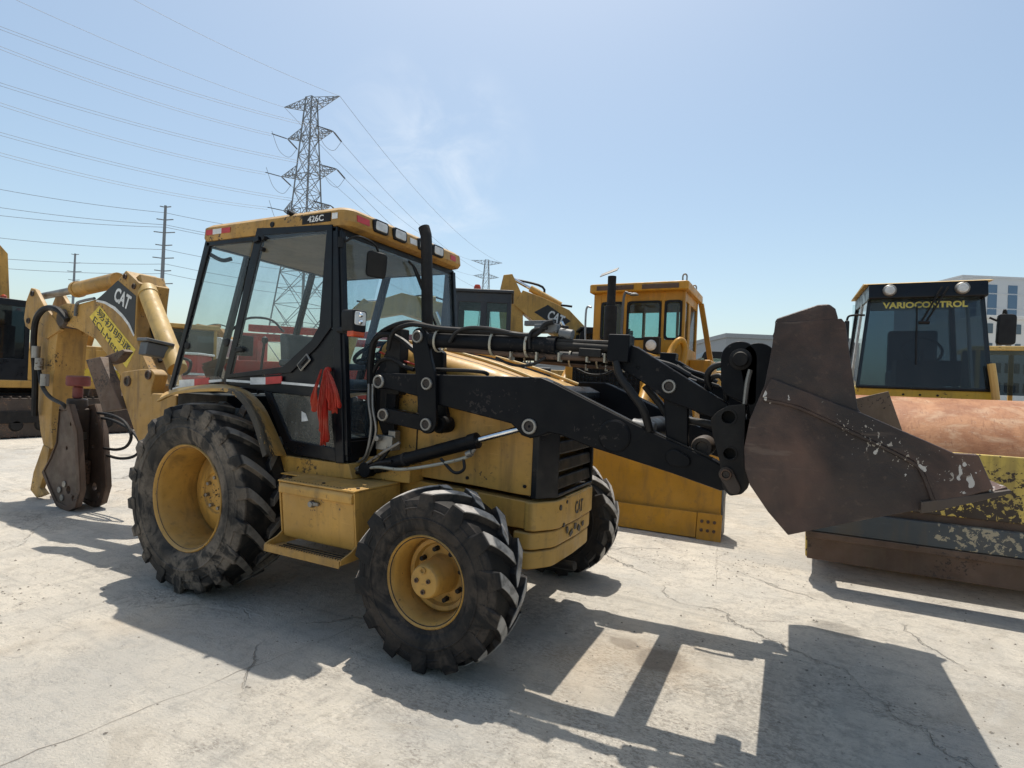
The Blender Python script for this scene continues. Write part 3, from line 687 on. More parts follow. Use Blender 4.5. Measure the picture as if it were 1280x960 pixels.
# near door furniture
hx, hz = P(379.5, 453, -.745)
rot = Matrix.Rotation(R_(-42), 3, 'Y')
b = MB(); b.box((hx, -.743, hz), (.125, .012, .062), rot); hd = b.build('door_handle', STEEL, D1, .006)
MB().box((hx, -.749, hz), (.105, .008, .044), rot).build('handle_recess', BLKC, D1, .004)
MB().box((hx + .008, -.755, hz + .006), (.07, .012, .02), rot).build('handle_paddle', PLAST, D1, .004)
for px, py in ((329, 312), (331, 298), (297, 437), (304, 437)):
    x, z = P(px, py, -.745); MB().cyl((x, -.735, z), (x, -.765, z), .019, .015, 14).build('window_knob', PLAST, D1, .003)
for px, py in ((322, 300), (300, 437)):
    x, z = P(px, py, -.745); MB().box((x, -.75, z), (.06, .03, .035), Matrix.Rotation(R_(-15), 3, 'Y')).build('hinge', BLKC, D1, .005)
# rear side windows (open frameless panes with black edge)
def rear_window(s):
    q = PL([(262, 288), (320, 283), (278, 477), (214, 486)], YN)
    b = MB(); b.prism(q, s * .716, s * .722); o = b.build('rear_side_window', GLASS, BH, 0)
    b = MB(); ed = [(Vector((x, s * .719, z))) for x, z in q]
    b.bar(ed[0], ed[3], .014, .026, (1, 0, 0)); b.build('window_edge', BLKC, o, .003)
    return o
RW = rear_window(-1); rear_window(1)
x, z = P(274, 322, -.70); x2, z2 = P(262, 333, -.70)
b = MB(); b.tube([P3 for P3 in (Vector((*P(262, 318, -.72)[:1], -.715, P(262, 318, -.72)[1])), Vector((P(272, 324, -.7)[0], -.66, P(272, 324, -.7)[1])), Vector((P(284, 322, -.64)[0], -.60, P(284, 322, -.64)[1])))], .016, 8); b.build('window_latch', PLAST, RW, 0)
for px, py in ((235, 432), (284, 428)):
    x, z = P(px, py, -.72); MB().lathe([(0, -.735), (.028, -.733), (.034, -.722)], (x, 0, z), 'Y', 18).build('window_knob', PLAST, RW, 0)
b = MB(); b.tube([(P(q, w, -.7)[0], -.70, P(q, w, -.7)[1]) for q, w in ((226, 447), (238, 452), (236, 464), (230, 468))], .012, 8); b.build('window_latch', PLAST, RW, 0)
# white belt stripe + red/white reflectors on the near side
def stripe(pts, mat, y=-.7445, name='belt_stripe'):
    return MB().prism(PL(pts, y), y - .0015, y + .006).build(name, mat, S1, 0)
stripe([(212, 486), (243, 478.5), (243, 482), (212, 489.5)], WHITEP, -.726); stripe([(243, 474), (261, 472), (261, 480), (243, 482.5)], REDP, -.727); stripe([(261, 475), (277, 474), (277, 477), (261, 478.5)], WHITEP, -.726)
stripe([(224, 475), (243, 474), (243, 481.5), (224, 483)], WHITEP, -.7262)
stripe([(283, 474), (313, 476), (313, 479), (283, 477)], WHITEP, -.7462); stripe([(313, 472), (332, 471.5), (332, 480.5), (313, 480.5)], WHITEP, -.7464); stripe([(332, 471.5), (352, 470), (352, 479), (332, 480.5)], REDP, -.7464); stripe([(352, 477), (399, 481), (399, 484), (352, 480)], WHITEP, -.7462)
# lower door window
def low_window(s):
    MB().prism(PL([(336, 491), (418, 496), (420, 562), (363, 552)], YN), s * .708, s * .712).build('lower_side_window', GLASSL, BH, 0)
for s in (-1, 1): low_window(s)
b = MB()
for x0, y0, w, h in ((376, 514, 8, 12),):
    b.prism(PL([(377, 514), (382, 517), (385, 526), (377, 527)], -.714), -.7145, -.712)
b.build('window_sticker', WHITEP, S1, 0)
# windshield (upper) and lower front panes, both in the sloped front plane
def front_pane(name, z0, z1, y0, y1, mat, th=.006):
    b = MB(); b.add([(front_x(z) - d, y, z) for d in (0, th) for z in (z0, z1) for y in (y0, y1)], [(0, 1, 3, 2), (4, 6, 7, 5), (0, 4, 5, 1), (2, 3, 7, 6), (0, 2, 6, 4), (1, 5, 7, 3)])
    return b.build(name, mat, BH, 0)
WS = front_pane('windshield', 1.50, 2.57, -.70, .70, GLASSF)
front_pane('lower_front_window', 1.16, 1.485, -.70, -.40, GLASSF); front_pane('lower_front_window', 1.16, 1.485, .40, .70, GLASSF)
b = MB()
for y in (-.70, .70): b.bar((front_x(2.58), y, 2.58), (front_x(1.05), y, 1.05), .045, .05, (1, 0, 0))
b.box((front_x(1.49), 0, 1.492), (.016, 1.38, .012)); b.box((front_x(1.15), 0, 1.15), (.02, 1.38, .03))
b.build('windshield_trim', BLKC, BH, .006)
for s in (-1, 1): b = MB(); b.prism([(1.06, 1.01), (1.19, 1.01), (1.178, 1.15), (1.06, 1.15)], s * .36, s * .715); b.build('cab_corner', BLKC, BH, .012)
# wiper, firewall
b = MB(); b.tube([(1.06, .02, 2.53), (1.08, .12, 2.45), (1.10, .30, 2.15)], .010, 6); b.bar((1.075, .06, 2.50), (1.115, .42, 1.98), .012, .014); b.build('wiper', PLAST, WS, 0)
b = MB(); b.box((1.14, 0, 1.22), (.04, .80, .52)); b.build('firewall', BLKD, BH, .01)
# interior
b = MB()
b.prism(fillet([(.05, 1.42), (.52, 1.46), (.54, 1.53), (.50, 1.57), (.06, 1.56)], .03), -.25, .25); SEAT = b.build('seat', SEATM, BH, .02)
b = MB(); b.prism(fillet([(-.02, 1.52), (.10, 1.52), (.03, 1.93), (-.07, 1.93)], .03), -.24, .24); b.build('backrest', SEATM, SEAT, .02)
b = MB(); b.box((.25, 0, 1.24), (.3, .36, .34)); b.build('seat_base', BLKD, SEAT, .01)
for s in (-1, 1):
    b = MB(); b.box((.22, s * .31, 1.68), (.34, .06, .06)); b.build('armrest', SEATM, SEAT, .02)
b = MB(); b.prism([(.80, 1.05), (1.08, 1.05), (1.02, 1.62), (.90, 1.66), (.84, 1.5)], -.13, .13); CON = b.build('steering_console', BLKD, BH, .02)
b = MB(); cx, cz = .80, 1.79; nrm = Vector((-.45, 0, .89)); a = Vector((0, 1, 0)); c2 = nrm.cross(a)
b.tube([Vector((cx, 0, cz)) + (a * math.cos(t) + c2 * math.sin(t)) * .19 for t in [2 * math.pi * i / 24 for i in range(25)]], .016, 8, 1)
for t in (0, 2.1, 4.2): b.cyl((cx, 0, cz - .02), Vector((cx, 0, cz)) + (a * math.cos(t) + c2 * math.sin(t)) * .19, .012, n=8)
b.cyl((cx, 0, cz), (.92, 0, 1.6), .03, n=12); b.build('steering_wheel', PLAST, CON, 0)
b = MB(); b.prism([(.3, 1.05), (.95, 1.05), (.95, 1.42), (.3, 1.55)], .45, .68); b.box((.55, .57, 1.62), (.3, .16, .16)); b.build('side_console', GREYP, BH, .02)
b = MB()
for y in (-.16, .16): b.cyl((-.40, y, 1.3), (-.34, y, 1.86), .012, n=8); b.lathe([(0, 1.92), (.025, 1.90), (.028, 1.87), (.015, 1.85)], (-.335, y, 0), 'Z', 12)
b.box((-.42, 0, 1.28), (.22, .5, .25)); b.build('control_levers', PLAST, BH, .004)
b = MB(); b.box((-.10, -.55, 1.80), (.11, .10, .16)); b.box((-.28, .45, 1.82), (.12, .12, .18)); b.build('speaker', PLAST, BH, .01)
# rear glass
b = MB(); b.add([(x - d, y, z) for d in (0, .005) for x, z in ((-.725, 1.45), (-.345, 2.57)) for y in (-.69, .69)], [(0, 1, 3, 2), (4, 6, 7, 5), (0, 4, 5, 1), (2, 3, 7, 6), (0, 2, 6, 4), (1, 5, 7, 3)]); b.build('rear_window', GLASS, BH, 0)

# exhaust stack, mirror, head lamps
b = MB(); ex, ez = 1.415, -.24
b.tube([(1.465, -.235, 1.78), (1.452, -.237, 1.95), (1.432, -.238, 2.3), (1.412, -.24, 2.60), (1.400, -.24, 2.66), (1.385, -.24, 2.70)], .042, 16, 4, False)
b.tube([(1.465, -.235, 1.78), (1.452, -.237, 1.95), (1.432, -.238, 2.3), (1.412, -.24, 2.60), (1.400, -.24, 2.66), (1.385, -.24, 2.70)], .036, 16, 4, False)
EX = b.build('exhaust_stack', BLKD, BH, 0)
b = MB(); b.cyl((1.468, -.235, 1.76), (1.466, -.235, 1.83), .05, n=18); b.build('exhaust_collar', BLKD, EX, .006)
b = MB(); mc = W(470, 331, 'X', 1.16); pl = fillet([(-.062, -.075), (.062, -.085), (.068, .07), (-.058, .085)], .03)
nrm = Vector((.15, -.985, -.05)).normalized()
def face_frame(n):
    n = n.normalized(); xa = Vector((0, 0, 1)).cross(n).normalized(); return xa, n.cross(xa), n
def facing_prism(b, poly, c, n, d0, d1):
    xa, ya, n = face_frame(n); c = Vector(c); k = len(poly)
    vs = [c + xa * u + ya * v + n * d for d in (d0, d1) for u, v in poly]
    return b.add(vs, [tuple(range(k)), tuple(range(2 * k - 1, k - 1, -1))] + [(i, i + k, (i + 1) % k + k, (i + 1) % k) for i in range(k)])
mn = Vector((.75, -.62, -.15))
facing_prism(b, [(u * 1.15, v * 1.15) for u, v in pl], mc, mn, -.015, .02); MIR = b.build('mirror', PLAST, BH, .012)
b = MB(); facing_prism(b, pl, mc, mn, -.018, -.0155); b.build('mirror_glass', CHROME, MIR, 0)
b = MB(); b.tube([(1.06, -.70, 2.50), (1.14, -.66, 2.545), (1.16, -.52, 2.53), mc + Vector((0, .02, .09)), mc + Vector((0, .02, .02))], .008, 8); b.cyl((1.05, -.715, 2.46), (1.05, -.715, 2.53), .022, n=12); b.build('mirror_arm', PLAST, MIR, 0)
def head_lamp(s):
    c = W(448, 401, 'Y', -.80); c = Vector((c.x, s * .80, c.z)); n = Vector((1, s * .12, 0))
    b = MB(); facing_prism(b, fillet([(-.055, -.075), (.055, -.075), (.06, .07), (-.06, .07)], .02), c, n, -.10, .015); L = b.build('head_lamp', PLAST, BH, .010)
    b = MB(); facing_prism(b, fillet([(-.045, -.03), (.045, -.03), (.045, .058), (-.045, .058)], .018), c, n, .01, .021); b.build('lens', LENS, L, .004)
    for dv in (-.008, .036): b = MB(); q = c + n.normalized() * .0215; b.lathe([(0, .010), (.012, .008), (.018, .0)], q + Vector((0, 0, dv)), 'X', 16); b.build('bulb_ring', CHROME, L, 0)
    b = MB(); facing_prism(b, [(-.05, -.105), (.05, -.105), (.05, -.062), (-.05, -.062)], c, n, -.05, .012); b.build('turn_signal', LENSO, L, .008)
    b = MB(); b.tube([c - n * .06 + Vector((0, -s * .03, -.02)), Vector((c.x - .08, s * .76, c.z - .06)), Vector((front_x(1.9) - .01, s * .735, c.z - .05))], .022, 8); b.build('lamp_bracket', PLAST, L, 0)
head_lamp(-1); head_lamp(1)

# ---------------------------------------------------------------- fenders over the rear wheels
def fender(s):
    outer = [(197, 499), (214, 491), (238, 487), (262, 485.5), (285, 486), (300, 493), (312, 508), (322, 530), (333, 568)]
    inner = [(207, 490), (222, 485), (243, 482), (266, 480), (290, 482), (312, 490), (330, 508), (345, 538), (358, 568)]
    o3 = [Vector((x, s * .985, z)) for x, z in PL(outer, -.985)]; i3 = [Vector((x, s * .715, z)) for x, z in PL(inner, -.715)]
    o3 = spline(o3, 4); i3 = spline(i3, 4); rings = []
    for a, c in zip(o3, i3):
        mid = (a + c) / 2 + Vector((0, 0, .004))
        lip = a + Vector((-.012 if a.x < .3 else -.03, s * .004, -.022)); q = Vector((0, 0, -.012))
        rings.append([c, mid, a + Vector((0, -s * .012, .004)), a, lip, lip + Vector((0, -s * .01, 0)), a + Vector((0, -s * .03, -.014)), mid + q, c + q])
    b = MB(); b.loft(rings); return b.build('fender', YELFD, BH, 0, 40)
fender(-1); fender(1)

# ---------------------------------------------------------------- step box with tool locker
def step_box(s):
    x0, x1, yo, zi, zt = .885, 1.515, 1.0, .58, .885
    b = MB()
    b.box(((x0 + x1) / 2, s * .755, .893), (x1 - x0 + .02, .50, .012)); b.box((x0 - .10, s * .66, .8925), (.22, .30, .010))                                    # top deck
    b.box(((x0 + x1) / 2, s * .74, .70), (x1 - x0 - .02, .40, .36))
    for xx, hw in ((x1, .006), (x0, .006)):
        b.prism([(s * .60, zt), (s * .60, .47), (s * 1.09, .478), (s * 1.09, .507), (s * 1.0, .535), (s * .962, .56), (s * .99, .78), (s * 1.0, zt)], xx - hw, xx + hw, 'X')
    SB = b.build('step_box', YEL, BH, .004)
    b = MB(); b.prism([(s * .945, .53), (s * .955, .53), (s * .985, .80), (s * .985, .83), (s * .96, .83)], x0 + .012, x1 - .012, 'X'); b.build('locker_door', YEL, SB, .004)
    b = MB(); b.prism(fillet([(s * .97, .815), (s * 1.01, .815), (s * 1.012, .862), (s * .995, .885), (s * .95, .887)], .012), x0 + .008, x1 - .008, 'X'); b.build('lid_edge', YEL, SB, .003)
    b = MB(); b.box(((x0 + x1) / 2, s * 1.02, .478), (x1 - x0, .15, .014)); b.box(((x0 + x1) / 2, s * 1.095, .482), (x1 - x0, .008, .045)); b.build('step_tread', YELW, SB, .003)
    for k in range(4): MB().box(((x0 + x1) / 2 + .02, s * (.972 + k * .03), .4875), (x1 - x0 - .09, .010, .006)).build('tread_slot', BLKD, SB, 0)
    b = MB()
    for k in range(30): b.prism([(x0 + .01 + k * .021, .504), (x0 + .028 + k * .021, .504), (x0 + .019 + k * .021, .514)], s * 1.0905, s * 1.0985)
    b.build('tread_teeth', YELW, SB, 0)
    b = MB()
    for k in range(24): b.cyl((x0 - .02 + k * .026, s * .975, .8995), (x0 - .02 + k * .026, s * .975, .9012), .005, n=8)
    b.build('deck_holes', BLKD, SB, 0)
    x, z = P(393, 631, -1.0)
    b = MB(); b.lathe([(0, s * 1.012), (.018, s * 1.012), (.024, s * .985)], (x - .03, 0, z), 'Y', 18); b.box((x, s * .995, z + .004), (.06, .02, .022)); b.build('locker_latch', STEEL, SB, .003)
    for px in (x0 + .02, 1.2, x1 - .03): MB().cyl((px, s * .93, .899), (px, s * .93, .905), .011, n=12).build('deck_bolt', BLKD, SB, 0)
step_box(-1); step_box(1)
# sloped skirt between fender foot and deck, side of transmission tunnel
for s in (-1, 1):
    b = MB(); b.prism([(.46, 1.0), (1.20, 1.0), (1.24, .90), (.60, .885), (.52, .93)], s * .60, s * .715); b.build('skirt_panel', YEL, BH, .008)
    b = MB(); b.prism([(1.02, .90), (1.62, .90), (1.62, 1.02), (1.3, 1.05), (1.02, 1.0)], s * .44, s * .60); b.build('frame_gusset', YEL, BH, .008)
# ================================================================== loader arms, linkage, cylinders, bucket
YA = .66                                                # outer face of the lifting arms
def ring_pin(par, x, z, s, y, r=.040, mat=None, depth=.02):
    """pin end: steel bush ring with the dark pin recessed in it"""
    b = MB(); b.lathe([(r * .66, s * (y + depth * .1)), (r * .70, s * (y + depth * .75)), (r * .92, s * (y + depth * .75)), (r, s * (y + depth * .5)), (r, s * (y - .02))], (x, 0, z), 'Y', 30)
    o = b.build('pivot_pin', mat or STEEL, par, 0, 30)
    b = MB(); b.lathe([(0, s * (y + depth * .22)), (r * .16, s * (y + depth * .22)), (r * .2, s * (y + depth * .32)), (r * .58, s * (y + depth * .30)), (r * .69, s * (y + depth * .12))], (x, 0, z), 'Y', 24); b.build('pin_core', CORE, par, 0, 30)
    return o
def arm(s):
    t0, t1 = s * (YA - .10), s * YA
    up = [(476, 466), (525, 467.5), (676, 471.5), (691, 478), (740, 503), (791, 529), (893, 576), (912, 588)]
    lo = [(921, 600), (912, 613), (900, 613.7), (840, 592), (780, 572.5), (733, 557.5), (700, 544), (685, 541), (680, 543.5), (673, 546), (662, 548), (651, 544), (645, 536), (638, 529.5), (625, 526), (547, 506), (520, 495), (482, 485.5), (472, 486), (466, 480), (467, 471)]
    b = MB(); b.prism(PL(up + lo, -YA), t0, t1); A = b.build('loader_arm', BLK, BH, .010)
    for (px, py), r in (((474, 477), .045), ((662, 533), .046)):
        x, z = P(px, py, -YA); ring_pin(A, x, z, s, YA, r)
    x, z = P(768, 545, -YA); b = MB(); b.lathe([(0, s * (YA + .012)), (.078, s * (YA + .012)), (.088, s * (YA + .006)), (.092, s * (YA - .01))], (x, 0, z), 'Y', 36); b.build('cross_tube_end', BLK, A, 0, 30)
    x, z = P(843, 572, -YA); b = MB(); b.prism(hull(((x, z), .042), ((x + .05, z - .012), .03)), s * (YA - .01), s * (YA + .018)); b.build('stop_plate', BLK, A, .006)
    # weld bead along the arm's upper edge
    b = MB(); b.tube([(x, s * (YA - .014), z + .004) for x, z in PL([(691, 478.5), (740, 503.5), (791, 529.5), (890, 574.5)], -YA)], .006, 6); b.build('weld_bead', BLKD, A, 0)
    return A
A1 = arm(-1); A2 = arm(1)
x, z = P(768, 545, -YA); xk, zk = x, z
MB().cyl((x, -YA, z), (x, YA, z), .075, n=28).build('cross_tube', BLK, BH, 0, 40)
# tower/tilt lever and lower link, outboard of the arm
def lever(s):
    y0, y1 = s * (YA + .004), s * (YA + .034)
    Y = -(YA + .034)
    pl = PL([(514, 421), (516, 413), (523, 408.5), (530, 412), (535, 432), (544, 471), (545, 531), (541, 540), (533, 543), (525, 539), (522.5, 517), (519, 467)], Y)
    b = MB(); b.prism(fillet(pl, .02, 2), y0, y1); L = b.build('tilt_lever', BLK, BH, .006)
    for px, py in ((522.5, 421), (534, 479.5), (533, 530.5)):
        x, z = P(px, py, Y); ring_pin(L, x, z, s, YA + .034, .040)
    a = P(479.4, 518.5, -YA); c = P(533, 530.5, -YA)
    b = MB(); b.prism(hull((a, .045), (c, .048)), s * (YA - .10), s * (YA + .0)); K = b.build('lower_link', BLK, BH, .006)
    ring_pin(K, a[0], a[1], s, YA, .042)
    x, z = P(549, 531, -.60); b = MB(); b.lathe([(0, s * .62), (.045, s * .62), (.055, s * .60), (.055, s * .50)], (x, 0, z), 'Y', 24); b.build('link_boss', BLK, K, 0)
    # riser plate inside the arm, behind the lever
    q = PL([(530, 425), (548, 440), (548, 500), (556, 535), (540, 541), (527, 530)], -.60)
    b = MB(); b.prism(q, s * .50, s * .545); b.build('riser_plate', BLK, BH, .006)
lever(-1); lever(1)
# pivot tower at the cab front, where arm and link are pinned
def tower(s):
    p = [(x, z) for x, z in PL([(466, 466), (478, 438), (489, 430), (494, 440), (490, 500), (488, 540), (474, 545), (466, 520)], -.58)]
    b = MB(); b.prism(p, s * .50, s * .545); b.build('arm_tower', BLK, BH, .006)
tower(-1); tower(1)
# lift cylinders
def lift_cyl(s):
    a = Vector((1.30, s * .615, .965)); e = P(662, 533, -.615); e = Vector((e[0], s * .615, e[1])); d = (e - a).normalized()
    m0 = a + d * .06; m1 = a + d * .86
    b = MB(); b.cyl(m0, m1, .043, n=28); b.cyl(m1 - d * .05, m1 + d * .012, .050, n=28); C = b.build('lift_cylinder', BLK, BH, .004)
    b = MB(); b.cyl(m1, e, .020, n=18); b.build('rod', CHROME, C, 0)
    b = MB(); b.cyl(e + Vector((0, s * .05, 0)), e - Vector((0, s * .05, 0)), .04, n=20); b.build('cylinder_eye', BLK, C, .003); b = MB(); b.cyl(a + Vector((0, s * .06, 0)), a - Vector((0, s * .06, 0)), .05, n=20); b.build('cylinder_eye', BLK, C, .003)
    b = MB(); b.cyl(m1 + d * .0 + Vector((0, 0, -.035)), m1 - d * .04 + Vector((0, s * .01, -.085)), .014, n=12); b.build('port', STEEL, C, .002)
    q = m1 - d * .10 + Vector((0, s * .015, -.09))
    b = MB(); b.tube([m1 - d * .03 + Vector((0, s * .01, -.08)), q, m1 - d * .3 + Vector((0, s * .03, -.085)), m1 - d * .55 + Vector((0, s * .045, -.06)), m0 + d * .03 + Vector((0, s * .05, .0)), a + Vector((-.12, s * .03, -.03))], .011, 8)
    b.build('hydraulic_hose', ZINC, C, 0)
    b = MB(); b.tube([q + Vector((.02, 0, .0)), q + Vector((.03, s * .01, -.06)), q + Vector((-.04, s * .01, -.085)), q + Vector((-.14, s * .01, -.01))], .010, 8); b.build('hydraulic_hose', HOSE, C, 0)
    b = MB(); b.cyl(m1 - d * .06 + Vector((0, s * .01, -.072)), m1 - d * .02 + Vector((0, s * .012, -.066)), .022, n=14); b.build('fitting', STEEL, C, .003)
    for t in (.12, .30):
        b = MB(); b.cyl(a + d * t, a + d * (t + .022), .0475, n=24); b.build('clamp', BLKD, C, .003)
lift_cyl(-1); lift_cyl(1)
# tilt cylinder above each arm: barrel, rod, hose lines clipped to it
def tilt_cyl(s):
    y = .655; yv = s * y
    def V3(px, py, yy=None): a = P(px, py, -(yy or y)); return Vector((a[0], s * (yy or y), a[1]))
    a = V3(522.5, 421); m0 = V3(541, 425); m1 = V3(697, 432); e = V3(776, 437)
    d = (m1 - m0).normalized()
    b = MB(); b.cyl(m0, m1, .047, n=28); b.cyl(m1 - d * .06, m1, .053, n=28); b.cyl(m0, m0 + d * .04, .052, n=28); C = b.build('tilt_cylinder', BLK, BH, .004)
    MB().cyl(m1, e, .026, n=18).build('rod', BLKD, C, 0)
    b = MB(); b.cyl(a - Vector((0, s * .07, 0)), a + Vector((0, s * .01, 0)), .045, n=20); b.bar(a, m0 + d * .01, .07, .06); b.build('cylinder_eye', BLK, C, .004)
    # brown-painted steel line under the barrel, black line above
    b = MB(); b.tube([V3(560, 436), V3(617, 441), V3(690, 446), V3(772, 449)], .016, 8); b.build('steel_line', RUST, C, 0)
    b = MB(); b.tube([V3(536, 412), V3(560, 414), V3(620, 418), V3(655, 423), V3(690, 426), V3(764, 429)], .014, 8); b.build('steel_line', BLKD, C, 0)
    b = MB(); b.bar(V3(724, 440, y + .03), V3(752, 442, y + .03), .03, .045); b.build('line_guard', BLKD, C, .006)
    for px, py, r in ((549, 424.5, .060), (618, 428, .060), (661.5, 430, .059)):
        c = V3(px, py + 1.5); b = MB(); b.lathe([(r, -.007), (r + .005, -.007), (r + .005, .007), (r, .007)], (0, 0, 0), 'X', 28, True)
        b.v = [(c.x + v[0] + v[2] * .06, c.y + v[1], c.z + v[2] * 1.12) for v in b.v]; b.build('clamp', ZINC, C, 0)
    for px in (640, 672, 700, 735, 757):
        c = V3(px, 445 + (px - 640) * .025, y + .01); b = MB(); b.box(c, (.012, .05, .05)); b.build('clip', ZINC, C, .002)
    # end block on the bell crank
    c = V3(776, 436); b = MB(); b.box(c, (.115, .11, .145), Matrix.Rotation(R_(2), 3, 'Y')); b.build('rod_end_block', BLK, C, .006)
    # flexible hoses over the barrel
    b = MB(); b.tube([V3(485, 437, .60), V3(492, 415, .63), V3(511, 406, .66), V3(530, 407, .68), V3(555, 411, .69), V3(620, 415, .69), V3(665, 419, .69), V3(682, 405, .69), V3(692, 402, .69)], .016, 8)
    b.tube([V3(562, 428, .715), V3(570, 416, .715), V3(585, 410, .71), V3(612, 411, .70), V3(650, 419, .69)], .012, 8)
    b.tube([V3(662, 436, .70), V3(662, 420, .71), V3(668, 412, .70), V3(684, 410, .69)], .010, 8)
    b.tube([V3(620, 447, .69), V3(640, 456, .69), V3(664, 456, .69), V3(682, 447, .69)], .008, 8)
    b.build('hydraulic_hose', HOSE, C, 0)
    b = MB(); b.box(V3(684, 411, .64), (.14, .06, .05)); b.box(V3(672, 404, .62), (.16, .03, .03)); b.cyl(V3(700, 416, .64), V3(716, 419, .64), .030, n=14); b.build('valve_block', GREYP, C, .004)
    b = MB(); b.cyl(V3(706, 424, .63), V3(706, 412, .63), .034, n=14); b.cyl(V3(706, 412, .63), V3(707, 407, .63), .02, n=12); b.build('accumulator', PLAST, C, .004)
tilt_cyl(-1); tilt_cyl(1)
# bell crank: upper beam and drop link
def crank(s):
    y0, y1 = s * .60, s * .665
    b = MB(); b.prism(fillet(PL([(784, 429), (797, 434), (912, 506), (906, 524), (886, 521), (860, 511), (829, 499), (803, 478), (766, 455), (766, 440)], -.665), .012, 2), y0, y1); K = b.build('bell_crank', BLK, BH, .008)
    x, z = P(836.5, 483, -.665); ring_pin(K, x, z, s, .665, .036)
    x, z = P(797, 459, -.665); ring_pin(K, x, z, s, .655, .012, BLK)
    b = MB(); b.prism(PL([(829, 494), (860, 508), (860, 562), (833, 556)], -.63), s * .585, s * .63); b.build('drop_link', BLK, BH, .008)
    b = MB(); b.lathe([(0, s * .57), (.026, s * .57), (.03, s * .58), (.048, s * .58), (.055, s * .56), (.055, s * .44)], (P(877, 559, -.58)[0], 0, P(877, 559, -.58)[1]), 'Y', 28); b.build('crank_pivot', RUSTD, K, 0)
    def V3(px, py, yy): a = P(px, py, -yy); return Vector((a[0], s * yy, a[1]))
    b = MB(); b.tube([V3(770, 452, .70), V3(775, 470, .71), V3(790, 492, .71), V3(804, 512, .70), V3(812, 538, .66)], .021, 10); b.tube([V3(806, 482, .56), V3(825, 505, .55), V3(838, 520, .56), V3(875, 528, .60), V3(895, 532, .62)], .020, 10); b.build('hydraulic_hose', HOSE, K, 0)
    b = MB(); b.tube([V3(795, 436, .63), V3(815, 450, .60), V3(840, 458, .60), V3(862, 470, .6)], .017, 8); b.tube([V3(800, 444, .55), V3(830, 464, .52), V3(870, 478, .52)], .014, 8); b.build('hydraulic_hose', HOSE, K, 0)
    b = MB(); b.tube([V3(888, 488, .60), V3(884, 470, .62), V3(893, 458, .64), V3(910, 456, .64), V3(920, 466, .63), V3(921, 480, .60)], .016, 10); b.tube([V3(908, 500, .62), V3(906, 480, .64), V3(900, 470, .62), V3(888, 474, .60), V3(882, 490, .58)], .014, 10); b.build('hydraulic_hose', HOSE, K, 0)
    b = MB(); b.box(V3(916, 474, .62), (.07, .05, .035)); b.build('hose_clamp', BLKD, K, .004)
    MB().cyl(V3(790, 534, .60), V3(818, 540, .60), .05, n=20).build('crank_cylinder', GREYP, K, .004)
crank(-1); crank(1)
# quick coupler
b = MB(); b.box((3.60, 0, 1.30), (.07, 1.10, .30)); b.cyl((3.62, -.60, 1.72), (3.62, .60, 1.72), .05, n=20); b.box((3.66, 0, 1.56), (.05, 1.2, .22)); CP = b.build('quick_coupler', BLK, BH, .01)
for s in (-1, 1):
    bores = [(P(px, py, -.73), r) for px, py, r in ((910.5, 521.5, .030), (912, 567, .027))]
    b = MB(); b.plate(fillet(PL([(888, 524), (896, 515), (910, 507), (932, 505), (931, 539), (930, 570), (937, 598), (935, 610), (927, 618), (912, 620), (903, 610), (899, 575), (891, 545)], -.73), .01, 2), [disc(c, r, 20) for c, r in bores], s * .690, s * .73); pl = b.build('coupler_plate', BLKD if s < 0 else BLK, CP, .004)
    for (x, z), r in bores:
        b = MB(); b.lathe([(r * 1.02, s * .729), (r * 1.04, s * .7345), (r * 1.28, s * .7345), (r * 1.3, s * .729)], (x, 0, z), 'Y', 26); b.build('bore_ring', BLKD, CP, 0, 30)
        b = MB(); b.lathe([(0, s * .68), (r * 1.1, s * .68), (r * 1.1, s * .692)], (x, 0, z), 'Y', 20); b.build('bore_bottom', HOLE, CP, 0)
    x, z = P(907.5, 593, -.745); x2, z2 = P(917, 610, -.745)
    b = MB(); b.prism(hull(((x, z), .034), ((x2, z2), .03)), s * .7305, s * .742); b.build('keeper_plate', RUSTD, CP, .004)
    ring_pin(CP, x, z, s, .742, .026, RUST, .018)
    b = MB(); b.prism(hull((P(924, 448, -.70), .085), (P(920, 480, -.70), .07), (P(938, 500, -.70), .03)), s * .64, s * .69); b.build('coupler_ear', BLK, CP, .008)
    x, z = P(925.5, 449, -.70); b = MB(); b.lathe([(0, s * .712), (.032, s * .712), (.038, s * .70), (.05, s * .695), (.055, s * .685)], (x, 0, z), 'Y', 28); b.build('ear_pin', BLKD, CP, 0)
    b = MB(); b.tube([(a, s * .70, c) for a, c in PL([(938, 462), (934, 480), (931, 505)], -.70)], .012, 8); b.build('latch_rod', STEEL, CP, 0)
